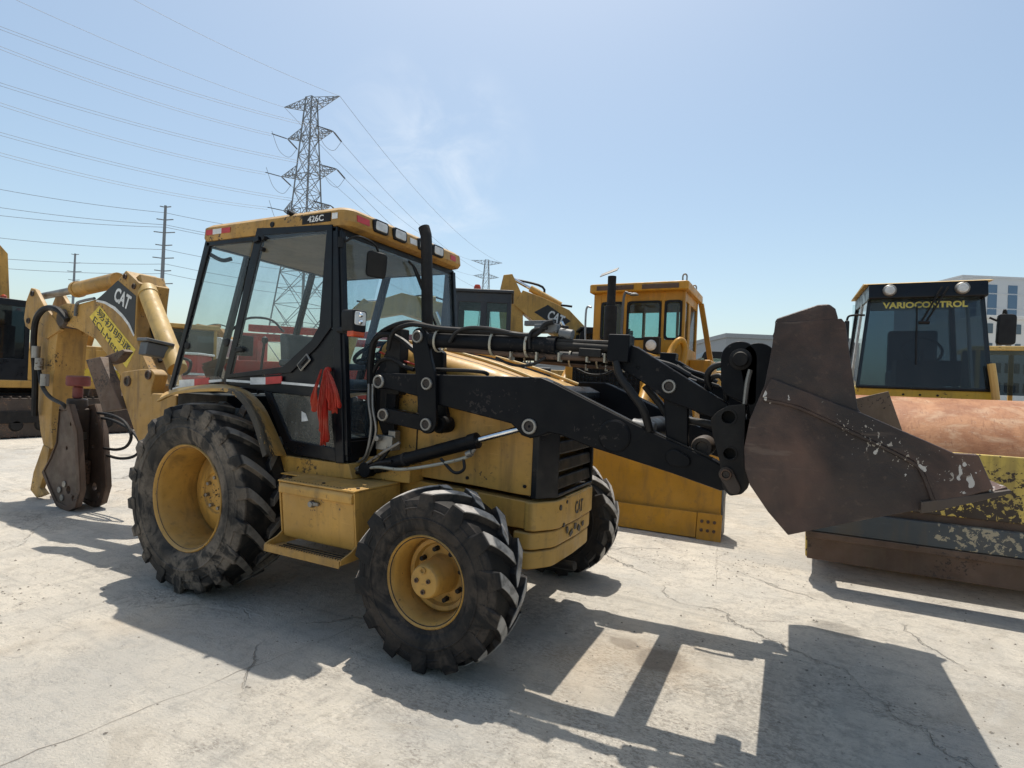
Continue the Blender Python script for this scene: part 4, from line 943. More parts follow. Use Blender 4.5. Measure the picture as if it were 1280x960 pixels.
# bucket hooks on its back
BY = 1.13
prof_px = [(1262, 614), (1243, 619), (1168, 634), (1080, 650), (1010, 664), (985, 669), (960, 640), (937, 606), (931, 585), (930, 560), (937, 525), (956, 481), (964, 440), (969, 404)]
PF = PL(prof_px, -BY)
def offset(poly, d):
    o = []
    for i in range(len(poly)):
        a = Vector(poly[max(i - 1, 0)]); c = Vector(poly[min(i + 1, len(poly) - 1)]); t = (c - a).normalized(); o.append((poly[i][0] + t.y * d, poly[i][1] - t.x * d))
    return o
inn = offset(PF, .016)
b = MB(); b.prism(PF + inn[::-1], -BY + .004, BY - .004); BK = b.build('bucket', BUCKET, BH, .004)
def side_plate(s):
    if s < 0:
        top = [(969, 403), (1052, 398), (1057, 404), (1064, 455), (1072, 510), (1076.5, 516), (1193, 566.5), (1222, 568), (1241, 611)]
        pl = PL(top + prof_px[1:], -BY)
    else:
        far = [W(1062, 500, 'Y', BY), W(1110, 489, 'Y', BY), W(1122, 523, 'Y', BY), W(1127, 537, 'Y', BY)]
        pl = PL([(969, 403), (1052, 398), (1057, 404), (1064, 455), (1072, 500)], -BY) + [(v.x, v.z) for v in far] + PL([(1241, 611)] + prof_px[1:], -BY)
    b = MB(); b.prism(pl, s * (BY - .022), s * BY); o = b.build('bucket_side', BUCKET if s < 0 else DUSTY, BK, .004)
    if s > 0: o['label'] = 'far bucket side with a raised pale front corner'
    return o
sp = side_plate(-1); side_plate(1)
# wear plate welded on the side, with a bead on its edge; cutting edge and its corner
b = MB(); b.prism(PL([(964, 472), (1076.5, 516), (1193, 566.5), (1222, 568), (1241, 611), (1180, 628), (1168, 626), (1154, 590), (1140, 575), (1080, 545), (1000, 508), (953, 497)], -BY), -BY - .014, -BY + .002); b.build('wear_plate', BUCKET, BK, .005)
b = MB(); b.tube([(x, -BY - .006, z) for x, z in PL([(955, 499), (1000, 510), (1080, 547), (1139, 577), (1153, 592), (1167, 627)], -BY)], .009, 6); b.build('weld_bead', BUCKET, BK, 0)
b = MB(); b.prism(PL([(1150, 627), (1262, 611.5), (1262, 616), (1243, 621), (1168, 638), (1150, 641)], -BY), -BY - .016, BY + .016); b.build('cutting_edge', RUSTD, BK, .003)
# top rail of the bucket back and its end stiffener
TR = PL([(969, 412), (969, 403), (971, 399), (1022, 382), (1036, 381), (1044, 387), (1047, 398), (1047, 410)], -1.10)
for y0, y1 in ((-1.128, -1.02), (1.02, 1.128)): b = MB(); b.prism(TR, y0, y1); b.build('top_stiffener', BUCKET, BK, .008)
t0, t1 = P(969, 404, -BY), P(1052, 399, -BY)
b = MB(); b.prism([(t0[0] - .01, t0[1] - .05), (t0[0] + .01, t0[1] + .012), (t0[0] + .07, t0[1] + .018), (t0[0] + .10, t0[1] - .03), (t0[0] + .03, t0[1] - .06)], -BY + .03, BY - .03); b.build('top_rail', BUCKET, BK, .006)
for y in (-.66, .66):
    k = [(3.62, 1.74), (3.66, 1.80), (3.76, 1.78), (3.75, 1.60), (3.70, 1.44), (3.66, 1.42)]
    b = MB(); b.prism(hull(((3.68, 1.735), .085), ((3.72, 1.62), .05), ((3.69, 1.45), .03)), y - .03, y + .03); b.build('mounting_hook', BLK, BK, .006)

# ---------------------------------------------------------------- hoses and lines between cab and tower
def line(pts, r, mat, name, par=BH, ys=None):
    q = []
    for t in pts:
        a = P(t[0], t[1], t[2]); q.append((a[0], t[2], a[1]))
    return MB().tube(q, r, 8).build(name, mat, par, 0)
line([(461, 480, -.62), (461, 505, -.64), (464, 530, -.64), (460, 560, -.64), (452, 575, -.62), (430, 583, -.60)], .009, STEEL, 'steel_line')
line([(466, 480, -.62), (466, 510, -.64), (470, 538, -.64), (463, 562, -.62), (455, 577, -.60), (436, 590, -.6)], .008, STEEL, 'steel_line')
line([(396, 578, -.66), (430, 588, -.66), (452, 583, -.66), (478, 566, -.66), (500, 553, -.66)], .010, STEEL, 'steel_line')
line([(405, 582, -.64), (440, 592, -.66), (470, 580, -.66), (490, 577, -.66)], .013, HOSE, 'hydraulic_hose')
line([(420, 577, -.62), (450, 588, -.62), (475, 575, -.64), (487, 560, -.62)], .014, HOSE, 'hydraulic_hose')
line([(466, 510, -.55), (462, 470, -.56), (466, 430, -.56), (480, 418, -.56), (500, 424, -.56), (520, 440, -.56)], .020, HOSE, 'hydraulic_hose')
line([(470, 500, -.52), (465, 455, -.54), (470, 424, -.54), (486, 410, -.56), (512, 403, -.6), (540, 410, -.64)], .018, HOSE, 'hydraulic_hose')
line([(464, 470, -.54), (475, 452, -.54), (490, 449, -.55), (505, 458, -.55), (518, 462, -.55)], .016, HOSE, 'hydraulic_hose')
line([(475, 440, -.50), (495, 448, -.50), (520, 456, -.50)], .007, REDPAINT, 'hydraulic_hose')
line([(545, 462, -.62), (580, 463, -.62), (603, 465, -.60), (610, 468, -.56)], .012, HOSE, 'hydraulic_hose')
b = MB(); b.box((1.40, -.50, 1.70), (.12, .10, .45)); b.box((1.33, -.52, 1.45), (.06, .06, .3)); b.build('valve_stand', BLKD, BH, .01)
b = MB(); c = W(485, 553, 'Y', -.55); b.box(c, (.14, .09, .10)); b.box(c + Vector((.05, 0, .06)), (.06, .06, .05)); b.cyl(c + Vector((-.03, -.05, .03)), c + Vector((-.03, -.09, .03)), .02, n=12); b.build('valve_block', STEEL, BH, .006)

RUSTH = paint('hammer_steel', (.095, .062, .046), .55, .35, (.25, .18, .12), .0, (.14, .08, .05), .4, streak=.5, bump=.2)
SWIV = paint('swivel_red', (.20, .05, .045), .6, .4, (.3, .2, .16))
# ================================================================== backhoe end: boom, stick, hammer, stabilisers
def BP(pts, Y): return PL(pts, Y)
b = MB(); b.box((-.95, 0, .95), (.35, 1.3, .85)); b.prism([(-1.1, .55), (-1.55, .75), (-1.6, 1.45), (-1.1, 1.4)], -.30, .30); b.build('rear_frame', YELW, BH, .012)
bo = [(157, 338), (174, 354), (171, 380), (169.5, 418), (176, 440), (186, 462), (200, 500), (206, 540), (186, 545), (172, 512), (160, 482), (144, 461), (133, 443), (119, 424), (96, 411), (73, 405), (64, 398), (66, 386), (82, 379), (98, 380), (120, 374), (136, 362), (148, 349)]
YB = -.16
b = MB(); b.prism(BP(bo, YB), YB, .16); BOOM = b.build('boom', YELW, BH, .010)
# decals on the near boom side
def decal(name, pts, mat, y, par, th=.0015): return MB().prism(BP(pts, y), y - th, y + .002).build(name, mat, par, 0)
tri = decal('decal_panel', [(147.5, 350.5), (170, 370), (169, 395), (168, 418), (162, 405), (154, 394), (144, 384), (132, 377.5), (121, 375)], LETK, YB - .001, BOOM)
curve = [(121, 374.5), (132, 377), (144, 383.5), (154, 393.5), (162, 404.5), (168, 418.5)]
decal('decal_line', curve + [(167, 420.5), (160, 406.5), (152, 396), (142, 386.5), (131, 379.8), (120, 376.8)], LETW, YB - .0028, BOOM)
def plane_text(name, s, mat, par, o, xe, ye, y, bold=.02, font=None):
    """lettering on a near-side plane: pixel corners give origin, reading end and top"""
    a = W(*o, 'Y', y); xv = W(*xe, 'Y', y) - a; yv = W(*ye, 'Y', y) - a
    xd = xv.normalized(); yp = yv - xd * yv.dot(xd)
    return text(name, s, mat, par, a, xd, yp, yp.length, xv.length, bold, .0015)
plane_text('lettering', 'CAT', LETW, BOOM, (141.5, 375), (160, 388), (147.5, 359), YB - .0035, .03)
decal('name_sticker', [(124.5, 382), (169.5, 437), (158, 460), (112, 396)], STICK, YB - .001, BOOM)
ST = BOOM
plane_text('lettering', '易初明通', LETK, ST, (120, 392), (160.5, 443.5), (125.5, 385.5), YB - .0028, .003)
plane_text('lettering', 'ECI-Metro', LETK, ST, (115.5, 402), (152, 452), (119.5, 396), YB - .0028, .0)
for px, py, r in ((157, 346, .030), (168, 358, .030), (160, 477, .042), (185.5, 468.5, .038)):
    x, z = P(px, py, YB - .0); ring_pin(BOOM, x, z, -1, -YB, r, RUST)
# pale guard bracket and line bundle in front of the boom
b = MB()
for k, (a, c) in enumerate((((172, 372), (198, 452)), ((175, 374), (202, 455)), ((178, 378), (206, 458)))):
    q = [P(*a, .0), P(*c, -.05)]; b.tube([(q[0][0], .02 + k * .05, q[0][1]), ((q[0][0] + q[1][0]) / 2 + .03, k * .05, (q[0][1] + q[1][1]) / 2), (q[1][0], -.03 + k * .05, q[1][1])], .022, 8)
b.build('hydraulic_hose', HOSE, BOOM, 0)
c = W(192, 438, 'X', -1.62); b = MB(); b.box(c, (.12, .20, .12), Matrix.Rotation(R_(-8), 3, 'X')); b.box(c + Vector((0, .02, .08)), (.16, .27, .03), Matrix.Rotation(R_(-8), 3, 'X')); b.build('hose_guide', GREYP, BOOM, .008)
# boom cylinder (big barrel going down to the swing frame)
a = W(183, 362, 'X', -2.30); e = W(222, 462, 'X', -1.45)
b = MB(); b.cyl(a, e, .088, n=28); b.cyl(a, a + (e - a) * .08, .096, n=28); BC = b.build('boom_cylinder', YELF, BH, .004)
b = MB(); b.box(a + Vector((-.06, .06, .05)), (.18, .26, .15), Matrix.Rotation(R_(-24), 3, 'Y')); b.build('cylinder_head', YELW, BC, .012)
# stick cylinder along the boom's top
def V2(px, py, y): q = P(px, py, y); return Vector((q[0], y, q[1]))
a = V2(55, 370, -.02); m1 = V2(96, 362, -.02); e = V2(148, 350, -.02)
b = MB(); b.cyl(m1, e, .085, n=24); b.cyl(m1, m1 + (e - m1) * .07, .095, n=24); SC = b.build('stick_cylinder', YELW, BH, .004)
MB().cyl(a, m1, .042, n=18).build('rod', STEEL, SC, 0)
# stick: bent head with ears, long tapering box
YS = -.15
hd = [(41, 360), (46, 362), (58, 384), (70, 398), (78, 412), (60, 424), (46, 418), (34, 408), (32, 398), (35, 376)]
b = MB()
for y0, y1 in ((YS - .02, YS + .03), (.10, .15)): b.prism(BP(hd, YS), y0, y1)
q = BP([(38, 400), (60, 392), (74, 404), (70, 430), (66, 480), (64, 530), (66, 560), (56, 566), (50, 540), (43, 470)], YS)
b.prism(q, YS + .001, .17); STK = b.build('stick', YELW, BH, .010)
for px, py in ((41, 367), (36, 401)):
    x, z = P(px, py, YS - .02); ring_pin(STK, x, z, -1, -(YS - .02), .035, RUSTD)
line([(43, 520, -.20), (44, 470, -.22), (42, 430, -.24), (45, 400, -.25), (56, 386, -.25), (72, 387, -.22), (84, 400, -.19)], .034, HOSE, 'hydraulic_hose', STK)
line([(48, 455, -.22), (52, 480, -.24), (62, 496, -.26), (78, 505, -.28), (84, 512, -.24)], .022, HOSE, 'hydraulic_hose', STK)
for px, py in ((45, 440), (49, 455), (56, 475)):
    c = V2(px, py, -.23); MB().cyl(c - Vector((0, 0, .07)), c + Vector((0, 0, .07)), .042, n=14).build('hose_fitting', STEEL, STK, .004)
MB().tube([V2(94, 395, -.18), V2(96, 380, -.18), V2(104, 376, -.18), V2(118, 373, -.18)], .016, 8).build('steel_line', GREYP, BOOM, 0)
b = MB(); c = V2(78, 398, -.17); b.lathe([(0, -.19), (.09, -.19), (.11, -.16), (.11, .15)], (c.x, 0, c.z), 'Y', 24); b.build('stick_pin', RUSTD, STK, 0)
# stick link to hammer
b = MB(); b.prism(BP([(56, 556), (64, 560), (60, 585), (52, 610), (58, 618), (48, 622), (40, 612), (44, 590)], -.14), -.16, -.10); b.prism(BP([(56, 556), (64, 560), (60, 585), (52, 610), (58, 618), (48, 622), (40, 612), (44, 590)], -.14), .08, .14); b.build('hammer_link', YELW, STK, .008)
# hydraulic hammer: two thick side plates around the power cell
HX, HYc = -3.44, -.10
n_px = [(90, 505), (100, 540), (103, 590), (104, 612), (98, 634), (88, 639), (74, 632), (64, 610), (56, 590), (66, 572), (74, 552), (78, 508)]
b = MB(); b.box((HX, HYc, .66), (.20, .19, .90)); b.cyl((HX, HYc, 1.0), (HX, HYc, 1.22), .10, n=24); HM = b.build('hydraulic_hammer', RUSTD, BH, .02)
pn = BP(n_px, -.235); hl = [disc(P(88, 612, -.235), .045, 16), disc(P(94, 623, -.235), .035, 16), disc(P(86, 560, -.235), .022, 12), disc(P(91, 530, -.235), .022, 12)]
for y0, y1 in ((-.255, -.205), (.0, .05)): b = MB(); b.plate(pn, hl, y0, y1); b.build('side_plate', RUSTH, HM, .010)
for y in (-.2555, .0): b = MB(); b.plate(offset(pn + pn[:1], -.0)[:-1], [[((x - HX) * .86 + HX + .0, (z - .55) * .90 + .55) for x, z in pn]], y - .012, y); b.build('plate_rim', RUST, HM, .005)
for z, r, mt in ((.80, .118, STEEL),):
    b = MB(); b.cyl((HX, HYc, z - .045), (HX, HYc, z + .045), r, n=28); b.build('band', mt, HM, .01)
b = MB(); b.cyl((HX, HYc, 1.22), (HX, HYc, 1.36), .05, n=20); b.cyl((HX, HYc, 1.36), (HX, HYc, 1.48), .115, n=28); b.build('hose_swivel', SWIV, HM, .02)
b = MB(); b.box((HX + .08, HYc, .38), (.18, .18, .26)); b.cyl((HX + .13, -.20, .50), (HX + .13, .0, .50), .022, n=14); b.build('nose_block', RUST, HM, .03)
b = MB(); b.cyl((HX, HYc, .02), (HX, HYc, .25), .05, n=16); b.build('chisel', STEEL, HM, .004)
for px, py in ((75, 612), (81, 605), (78, 622)):
    x, z = P(px, py, -.255); b = MB(); b.cyl((x, -.2555, z), (x, -.268, z), .035, n=18); b.build('bolt', STEEL, HM, .003)
def hose_px(pts, y, r): return MB().tube([V2(a, c, y) for a, c in pts], r, 8, 6)
hose_px([(122, 516), (140, 519), (156, 528), (164, 545), (158, 558), (145, 562), (130, 560)], .0, .016).build('hydraulic_hose', HOSE, HM, 0)
hose_px([(122, 521), (145, 527), (166, 540), (176, 558), (168, 570), (150, 573), (130, 568)], .02, .016).build('hydraulic_hose', HOSE, HM, 0)
# stabilisers with steel pads
def stabiliser(s):
    y = .60
    pl = BP([(152, 465), (172, 462), (188, 461), (194, 468), (188, 490), (198, 524), (196, 548), (178, 563), (168, 540), (156, 505), (149, 482)], -y)
    b = MB(); b.prism(fillet(pl, .03, 2), s * (y - .12), s * y); SL = b.build('stabiliser', YELW, BH, .010)
    for px, py, r in ((160, 476.5, .048), (186, 468.5, .042)):
        x, z = P(px, py, -y); ring_pin(SL, x, z, s, y, r, RUST)
    pd = BP([(111, 449), (143, 438), (146, 445), (130, 452), (157, 512), (131, 515)], -y)
    pd = BP([(111, 450), (129, 446), (157, 511), (133, 515)], -y)
    b = MB(); b.prism(pd, s * (y - .06), s * (y + .03)); b.build('stabiliser_pad', RUST, SL, .01)
    b = MB(); b.prism(BP([(118, 447), (146, 436), (149, 439), (138, 452), (128, 455)], -y), s * (y - .13), s * (y - .05)); b.build('pad_bracket', RUST, SL, .008)
stabiliser(-1); stabiliser(1)

# ================================================================== red cloth tied to the door
def cloth():
    root = thing('red_cloth', 'red cloth strips tied to the door edge of the backhoe loader cab', 'cloth', (1.14, -.78, 1.12))
    strips = [(400, 471, 402, 536, .020), (405, 462, 405, 552, .022), (408, 462, 410, 548, .018), (412, 462, 416, 509, .020), (416, 464, 422, 512, .018), (419, 468, 428, 505, .016), (402, 465, 397, 510, .015)]
    b = MB()
    for k, (x0, y0, x1, y1, w) in enumerate(strips):
        a = W(x0 + (410 - x0) * .6, 462, 'Y', -.765); m = W((x0 + x1) / 2, (y0 + y1) / 2, 'Y', -.79 - .012 * k); e = W(x1, y1, 'Y', -.78 - .010 * k)
        ring0 = []; pts = spline([a, m, e], 9); vs = []; fs = []; n = 9
        for i, p in enumerate(pts):
            t = i / (len(pts) - 1); ww = w * (.35 + .65 * min(1, t * 1.6)) * (1 + .1 * math.sin(9 * t + k))
            for j in range(n):
                u = j / (n - 1) - .5
                vs.append(p + Vector((u * ww * 2 * .75, math.sin(u * 9 + k * 2 + t * 5) * .018 * (.4 + t) - .006 * k, random.uniform(-.004, .004) + (-.03 * abs(math.sin(u * 7 + k)) if t > .98 else 0))) + Vector((0, 0, 0)))
        for i in range(len(pts) - 1):
            for j in range(n - 1): fs.append((i * n + j, i * n + j + 1, (i + 1) * n + j + 1, (i + 1) * n + j))
        b.add(vs, fs)
    m_, nt_, bs_, o_ = _base('red_cloth')
    tcn = _n(nt_, 'ShaderNodeTexCoord'); c_ = _mix(nt_, _ramp(nt_, _noise(nt_, tcn.outputs['Object'], 16, 5, .6, .4, (1, 1, .3)), .35, .72), (.58, .035, .02), (.66, .16, .10))
    nt_.links.new(c_, bs_.inputs['Base Color']); bs_.inputs['Roughness'].default_value = .6; bs_.inputs['Subsurface Weight'].default_value = 0
    tl = _n(nt_, 'ShaderNodeBsdfTranslucent'); nt_.links.new(c_, tl.inputs[0]); ms = _n(nt_, 'ShaderNodeMixShader'); ms.inputs[0].default_value = .35
    nt_.links.new(bs_.outputs[0], ms.inputs[1]); nt_.links.new(tl.outputs[0], ms.inputs[2]); nt_.links.new(ms.outputs[0], o_.inputs[0])
    o = b.build('strips', m_, root, 0, 80); sm = o.modifiers.new('sub', 'SUBSURF'); sm.levels = sm.render_levels = 1
    sd = o.modifiers.new('solid', 'SOLIDIFY'); sd.thickness = .002
    b = MB(); c = W(410, 462, 'Y', -.755); b.lathe([(0, -.02), (.018, -.014), (.024, 0), (.018, .014), (0, .02)], c, 'Z', 14); b.build('knot', m_, root, 0, 80)
cloth()
# ================================================================== BULLDOZER behind the loader, facing the camera side (-Y)
DZ = thing('bulldozer', 'yellow bulldozer with wide front blade and boxy cab behind the loader arms', 'bulldozer', (1.5, 5.2, 0))
b = MB(); bp = [(2.80, .015), (2.86, .18), (2.98, .45), (3.02, .70), (2.99, .92), (2.90, 1.14), (2.93, 1.15), (3.06, 1.10), (3.10, .70), (3.06, .35), (2.90, .015)]
b.prism(bp, -.22, 3.19, 'X'); BL = b.build('blade', YELD, DZ, .006)
b = MB(); b.prism([(2.765, .01), (2.845, .27), (2.858, .27), (2.80, .01)], .0, 2.955, 'X'); b.build('cutting_edge', YELD, BL, .004)
for x0, x1 in ((2.962, 3.215), (-.245, -.007)):
    b = MB(); b.add([(x, y, z) for x in (x0, x1) for y, z in ((2.755 - (0), .0), (2.838, .275), (2.86, .275), (2.79, .0))], [(0, 1, 2, 3), (7, 6, 5, 4), (0, 4, 5, 1), (1, 5, 6, 2), (2, 6, 7, 3), (3, 7, 4, 0)]); EBt = b.build('end_bit', YELD, BL, .004)
    for k in range(6):
        x = x0 + .05 + (k % 3) * .065; z = .10 + (k // 3) * .09; y = 2.755 + (z / .275) * .083
        MB().cyl((x, y + .01, z), (x, y - .012, z), .017, n=12).build('bolt', RUST, BL, .002)
for k in range(4):
    z = .14; y = 2.765 + (z / .26) * .08; MB().cyl((2.75 - k * .16, y + .006, z), (2.75 - k * .16, y - .005, z), .018, n=12).build('bolt', YELD, BL, .002)
b = MB(); b.box((1.48, 2.955, .335), (3.30, .02, .022)); b.build('blade_seam', YELD, BL, .004)
b = MB(); b.prism([(2.90, .02), (3.16, .02), (3.20, 1.0), (3.02, 1.12), (3.0, .7)], 3.192, 3.212, 'X'); b.prism([(2.90, .02), (3.16, .02), (3.20, 1.0), (3.02, 1.12), (3.0, .7)], -.242, -.222, 'X'); b.build('blade_end', GREYP, BL, .004)  # grey colour paints in the shade on the blade's ends
for s in (-1, 1):
    xc = 1.5 + s * .98
    b = MB(); b.prism(hull(((4.1, .48), .42), ((6.7, .48), .42)), xc - .27, xc + .27, 'X')
    for k in range(22):
        for z, d in ((.045, 1), (.91, -1)):
            y = 4.1 + k * .124; b.box((xc, y, z), (.56, .03, .08))
    b.build('track', RUSTD, DZ, .01)
    b = MB(); b.bar((xc, 3.06, .45), (xc, 5.4, .55), .16, .22); b.build('push_arm', YELD, DZ, .01)
    b = MB(); b.cyl((1.5 + s * .62, 3.10, .95), (1.5 + s * .60, 4.05, 1.75), .04, n=14); b.build('lift_rod', CHROME, DZ, 0)
    b = MB(); b.cyl((1.5 + s * .61, 3.6, 1.37), (1.5 + s * .60, 4.15, 1.83), .075, n=18); b.build('lift_cylinder', YELD, DZ, .004)
# hood, radiator guard
b = MB(); b.box((1.5, 4.05, 1.62), (1.22, .14, .92)); b.box((1.5, 4.85, 1.70), (1.06, 1.5, .86)); b.box((1.5, 4.2, 1.0), (1.1, .5, .6)); HD = b.build('hood', YELD, DZ, .02)
b = MB(); b.box((1.5, 3.99, 1.62), (.98, .02, .70)); b.build('radiator_screen', BLKC, HD, 0)
b = MB()
for k in range(15): b.box((1.06 + k * .063, 3.975, 1.62), (.012, .012, .68))
for k in range(11): b.box((1.5, 3.972, 1.30 + k * .063), (.96, .010, .010))
g = b.build('grille_mesh', PLAST, HD, 0); g['kind'] = 'stuff'
# exhaust with open rain flap
b = MB(); q = W(763, 400, 'Y', 4.7); b.cyl((q.x, 4.7, 2.05), (q.x, 4.7, 2.86), .095, n=22); b.cyl((q.x, 4.7, 2.86), (q.x, 4.7, 3.32), .065, n=20); E_ = b.build('exhaust', BLKD, DZ, .006)
b = MB(); b.box((q.x - .04, 4.68, 3.38), (.28, .20, .012), Matrix.Rotation(R_(-18), 3, 'Y') @ Matrix.Rotation(R_(25), 3, 'X')); b.build('rain_flap', STEEL, E_, .002)
b = MB(); b.tube([(q.x + .12, 4.9, 2.2), (q.x + .14, 4.9, 3.02), (q.x + .22, 4.9, 3.08), (q.x + .30, 4.9, 3.06)], .02, 8); b.lathe([(0, -.02), (.06, -.012), (.07, 0), (.03, .03)], (q.x + .30, 4.9, 3.06), 'Z', 14); b.build('pre_cleaner', GREYP, DZ, 0)
# cab: posts, panels, panes
x0, x1, y0, y1, zb, zr = .78, 2.29, 5.5, 6.85, 1.55, 3.20
def wpx(px): return W(px, 400, 'Y', 5.5).x
cols = [(x0, wpx(751)), (wpx(779), wpx(783.5)), (wpx(826), wpx(830.5)), (wpx(852), x1)]
b = MB()
for a, c in cols:
    b.box(((a + c) / 2, y0 + .04, (zb + zr) / 2), (c - a, .08, zr - zb)); b.box(((a + c) / 2, y1 - .04, (zb + zr) / 2), ((c - a) * .8, .08, zr - zb))
b.box((1.535, y0 + .035, 2.02), (1.44, .06, .82)); b.box((1.535, y0 + .036, 3.13), (1.44, .06, .16)); b.box((1.535, y1 - .036, 2.0), (1.44, .06, .8)); b.box((1.535, y1 - .036, 3.13), (1.44, .06, .16))
for x in (x0 + .04, x1 - .04):
    for y in (5.98, 6.08): b.box((x, y, 2.4), (.06, .07, 1.6))
    b.box((x, 6.17, 3.13), (.062, 1.3, .15)); b.box((x, 6.17, 1.95), (.062, 1.3, .75))
CB = b.build('cab', YELD, DZ, .012)
for a, c in ((cols[0][1], cols[1][0]), (cols[1][1], cols[2][0]), (cols[2][1], cols[3][0])):
    o_ = fillet([(a - .005, 2.42), (c + .005, 2.42), (c + .005, 3.06), (a - .005, 3.06)], .07)
    b = MB(); b.prism(o_, y0 + .028, y0 + .034); b.build('window_pane', GLASSG, CB, 0)
    b = MB(); i_ = fillet([(a + .03, 2.455), (c - .03, 2.455), (c - .03, 3.025), (a + .03, 3.025)], .06); n = len(o_)
    b.add([(x, y, z) for y in (y0 - .004, y0 + .02) for x, z in o_] + [(x, y, z) for y in (y0 - .004, y0 + .02) for x, z in i_], [f for i in range(n) for j in [(i + 1) % n] for f in ((i, j, 2 * n + j, 2 * n + i), (n + j, n + i, 3 * n + i, 3 * n + j), (j, i, n + i, n + j), (2 * n + i, 2 * n + j, 3 * n + j, 3 * n + i))])
    b.build('window_seal', PLAST, CB, 0)
    MB().box(((a + c) / 2, y1 - .03, 2.74), (c - a, .006, .66)).build('rear_pane', GLASSG, CB, 0)
for y_, w_ in ((5.76, .42), (6.44, .66)):
    for x in (x0 + .035, x1 - .035):
        b = MB(); b.box((x, y_, 2.70), (.006, w_, .74)); b.build('side_pane', GLASSD, CB, 0)
b = MB(); b.prism(rrect(-.80, .82, .80, .06), 3.20, 3.34, 'Z'); b.v = [(v[0] + 1.535, v[1] * 1.0 + 6.15, v[2]) for v in b.v]; RF = b.build('roof', YELD, DZ, .02)
b = MB(); b.box((1.18, 5.345, 3.265), (.62, .012, .075)); b.box((1.92, 5.345, 3.265), (.58, .012, .075)); b.build('roof_vent', RUST, RF, .003)
for x, y in ((2.28, 5.42), (2.28, 6.4)):
    b = MB(); b.tube([(x - .03, y, 3.33), (x - .03, y, 3.42), (x, y, 3.45), (x + .03, y, 3.42), (x + .03, y, 3.33)], .013, 8); b.build('lifting_eye', STEEL, RF, 0)
b = MB(); b.tube([(x0 - .10, 5.52, 2.2), (x0 - .13, 5.5, 2.5), (x0 - .13, 5.5, 2.95), (x0 - .04, 5.5, 2.98)], .018, 8); b.build('hand_rail', GREYM, DZ, 0)
b = MB(); b.box((1.35, 6.2, 2.0), (.5, .5, .25)); b.box((1.35, 6.45, 2.25), (.46, .14, .50)); b.build('seat', SEATM, CB, .04)
b = MB(); q = W(815, 432, 'Y', 5.0); b.box(q, (.24, .16, .26)); L_ = b.build('head_lamp', BLKD, DZ, .01)
MB().lathe([(0, q.y - .10), (.07, q.y - .095), (.085, q.y - .078)], (q.x, 0, q.z), 'Y', 20).build('lens', LENS, L_, 0)
b = MB(); b.tube([W(832, 470, 'Y', 4.6), W(838, 440, 'Y', 4.9), W(850, 425, 'Y', 5.0), W(856, 437, 'Y', 5.1), W(850, 470, 'Y', 5.0)], .05, 10); b.build('hydraulic_pipe', YELD, DZ, 0)
for c_, d_ in (((2.50, 6.0, 1.50), (.42, 1.9, .12)), ((.50, 6.0, 1.50), (.42, 1.9, .12))): MB().box(c_, d_).build('fender', YELD, DZ, .02)
MB().box((2.46, 6.5, 1.85), (.36, .8, .60)).build('fuel_tank', YELD, DZ, .03); MB().box((2.35, 5.2, 1.25), (.5, .8, .5)).build('battery_box', YELD, DZ, .02)
b = MB(); b.bar((2.33, 6.9, 3.2), (2.62, 6.9, 1.7), .07, .09); b.build('rear_strut', YELD, DZ, .006)
MB().box((1.5, 5.3, .85), (1.1, 2.6, .7)).build('main_frame', RUSTD, DZ, .01)

GREYC = paint('grey_chipped', (.05, .06, .068), .55, .3, (.3, .26, .2), .34, (.34, .29, .20), .2, streak=.4, scale=.5)
# ================================================================== ROAD ROLLER on the right, facing -Y
RL = thing('road_roller', 'yellow road roller with rusty steel drum and dark windshield lettered across its top', 'road roller', (5.12, 3.6, 0))
DY = 3.13
b = MB(); b.lathe([(0, 4.09), (.70, 4.09), (.70, 4.07), (.80, 4.065), (.815, 4.08), (.815, 6.16), (.80, 6.175), (.70, 6.17), (.70, 6.15), (0, 6.15)], (0, DY, .815), 'X', 96); b.build('drum', DRUM, RL, 0, 30)
b = MB(); b.box((5.12, 1.90, .945), (2.24, .05, .50)); FP = b.build('front_plate', YELP, RL, .01)
b = MB(); b.box((5.12, 1.93, .665), (2.24, .05, .07)); b.build('frame_strip', RUST, RL, .004)
b = MB(); b.box((5.12, 1.905, .54), (2.26, .12, .19)); b.build('front_beam', GREYC, RL, .012)
b = MB(); b.box((5.12, 1.90, .415), (2.27, .13, .055)); b.build('beam_lip', RUST, RL, .008)
b = MB(); b.box((5.12, 1.90, .295), (2.24, .04, .19)); b.build('scraper_plate', RUST, RL, .006)
for x in (4.02, 6.22):
    b = MB(); b.prism([(1.93, .20), (1.93, 1.18), (2.2, 1.20), (3.0, 1.12), (4.1, 1.2), (4.1, .6), (3.0, .55), (2.3, .40), (2.02, .20)], x - .03, x + .03, 'X'); b.build('frame_side', YELP, RL, .01)
    b = MB(); b.lathe([(0, x - .035), (.22, x - .035), (.25, x), (.25, x + .035), (0, x + .04)], (0, DY, .815), 'X', 28); b.build('drum_bearing', BLKD, RL, 0)
MB().box((5.12, 4.2, .95), (1.9, .4, .5)).build('rear_crossbeam', YELR, RL, .02)
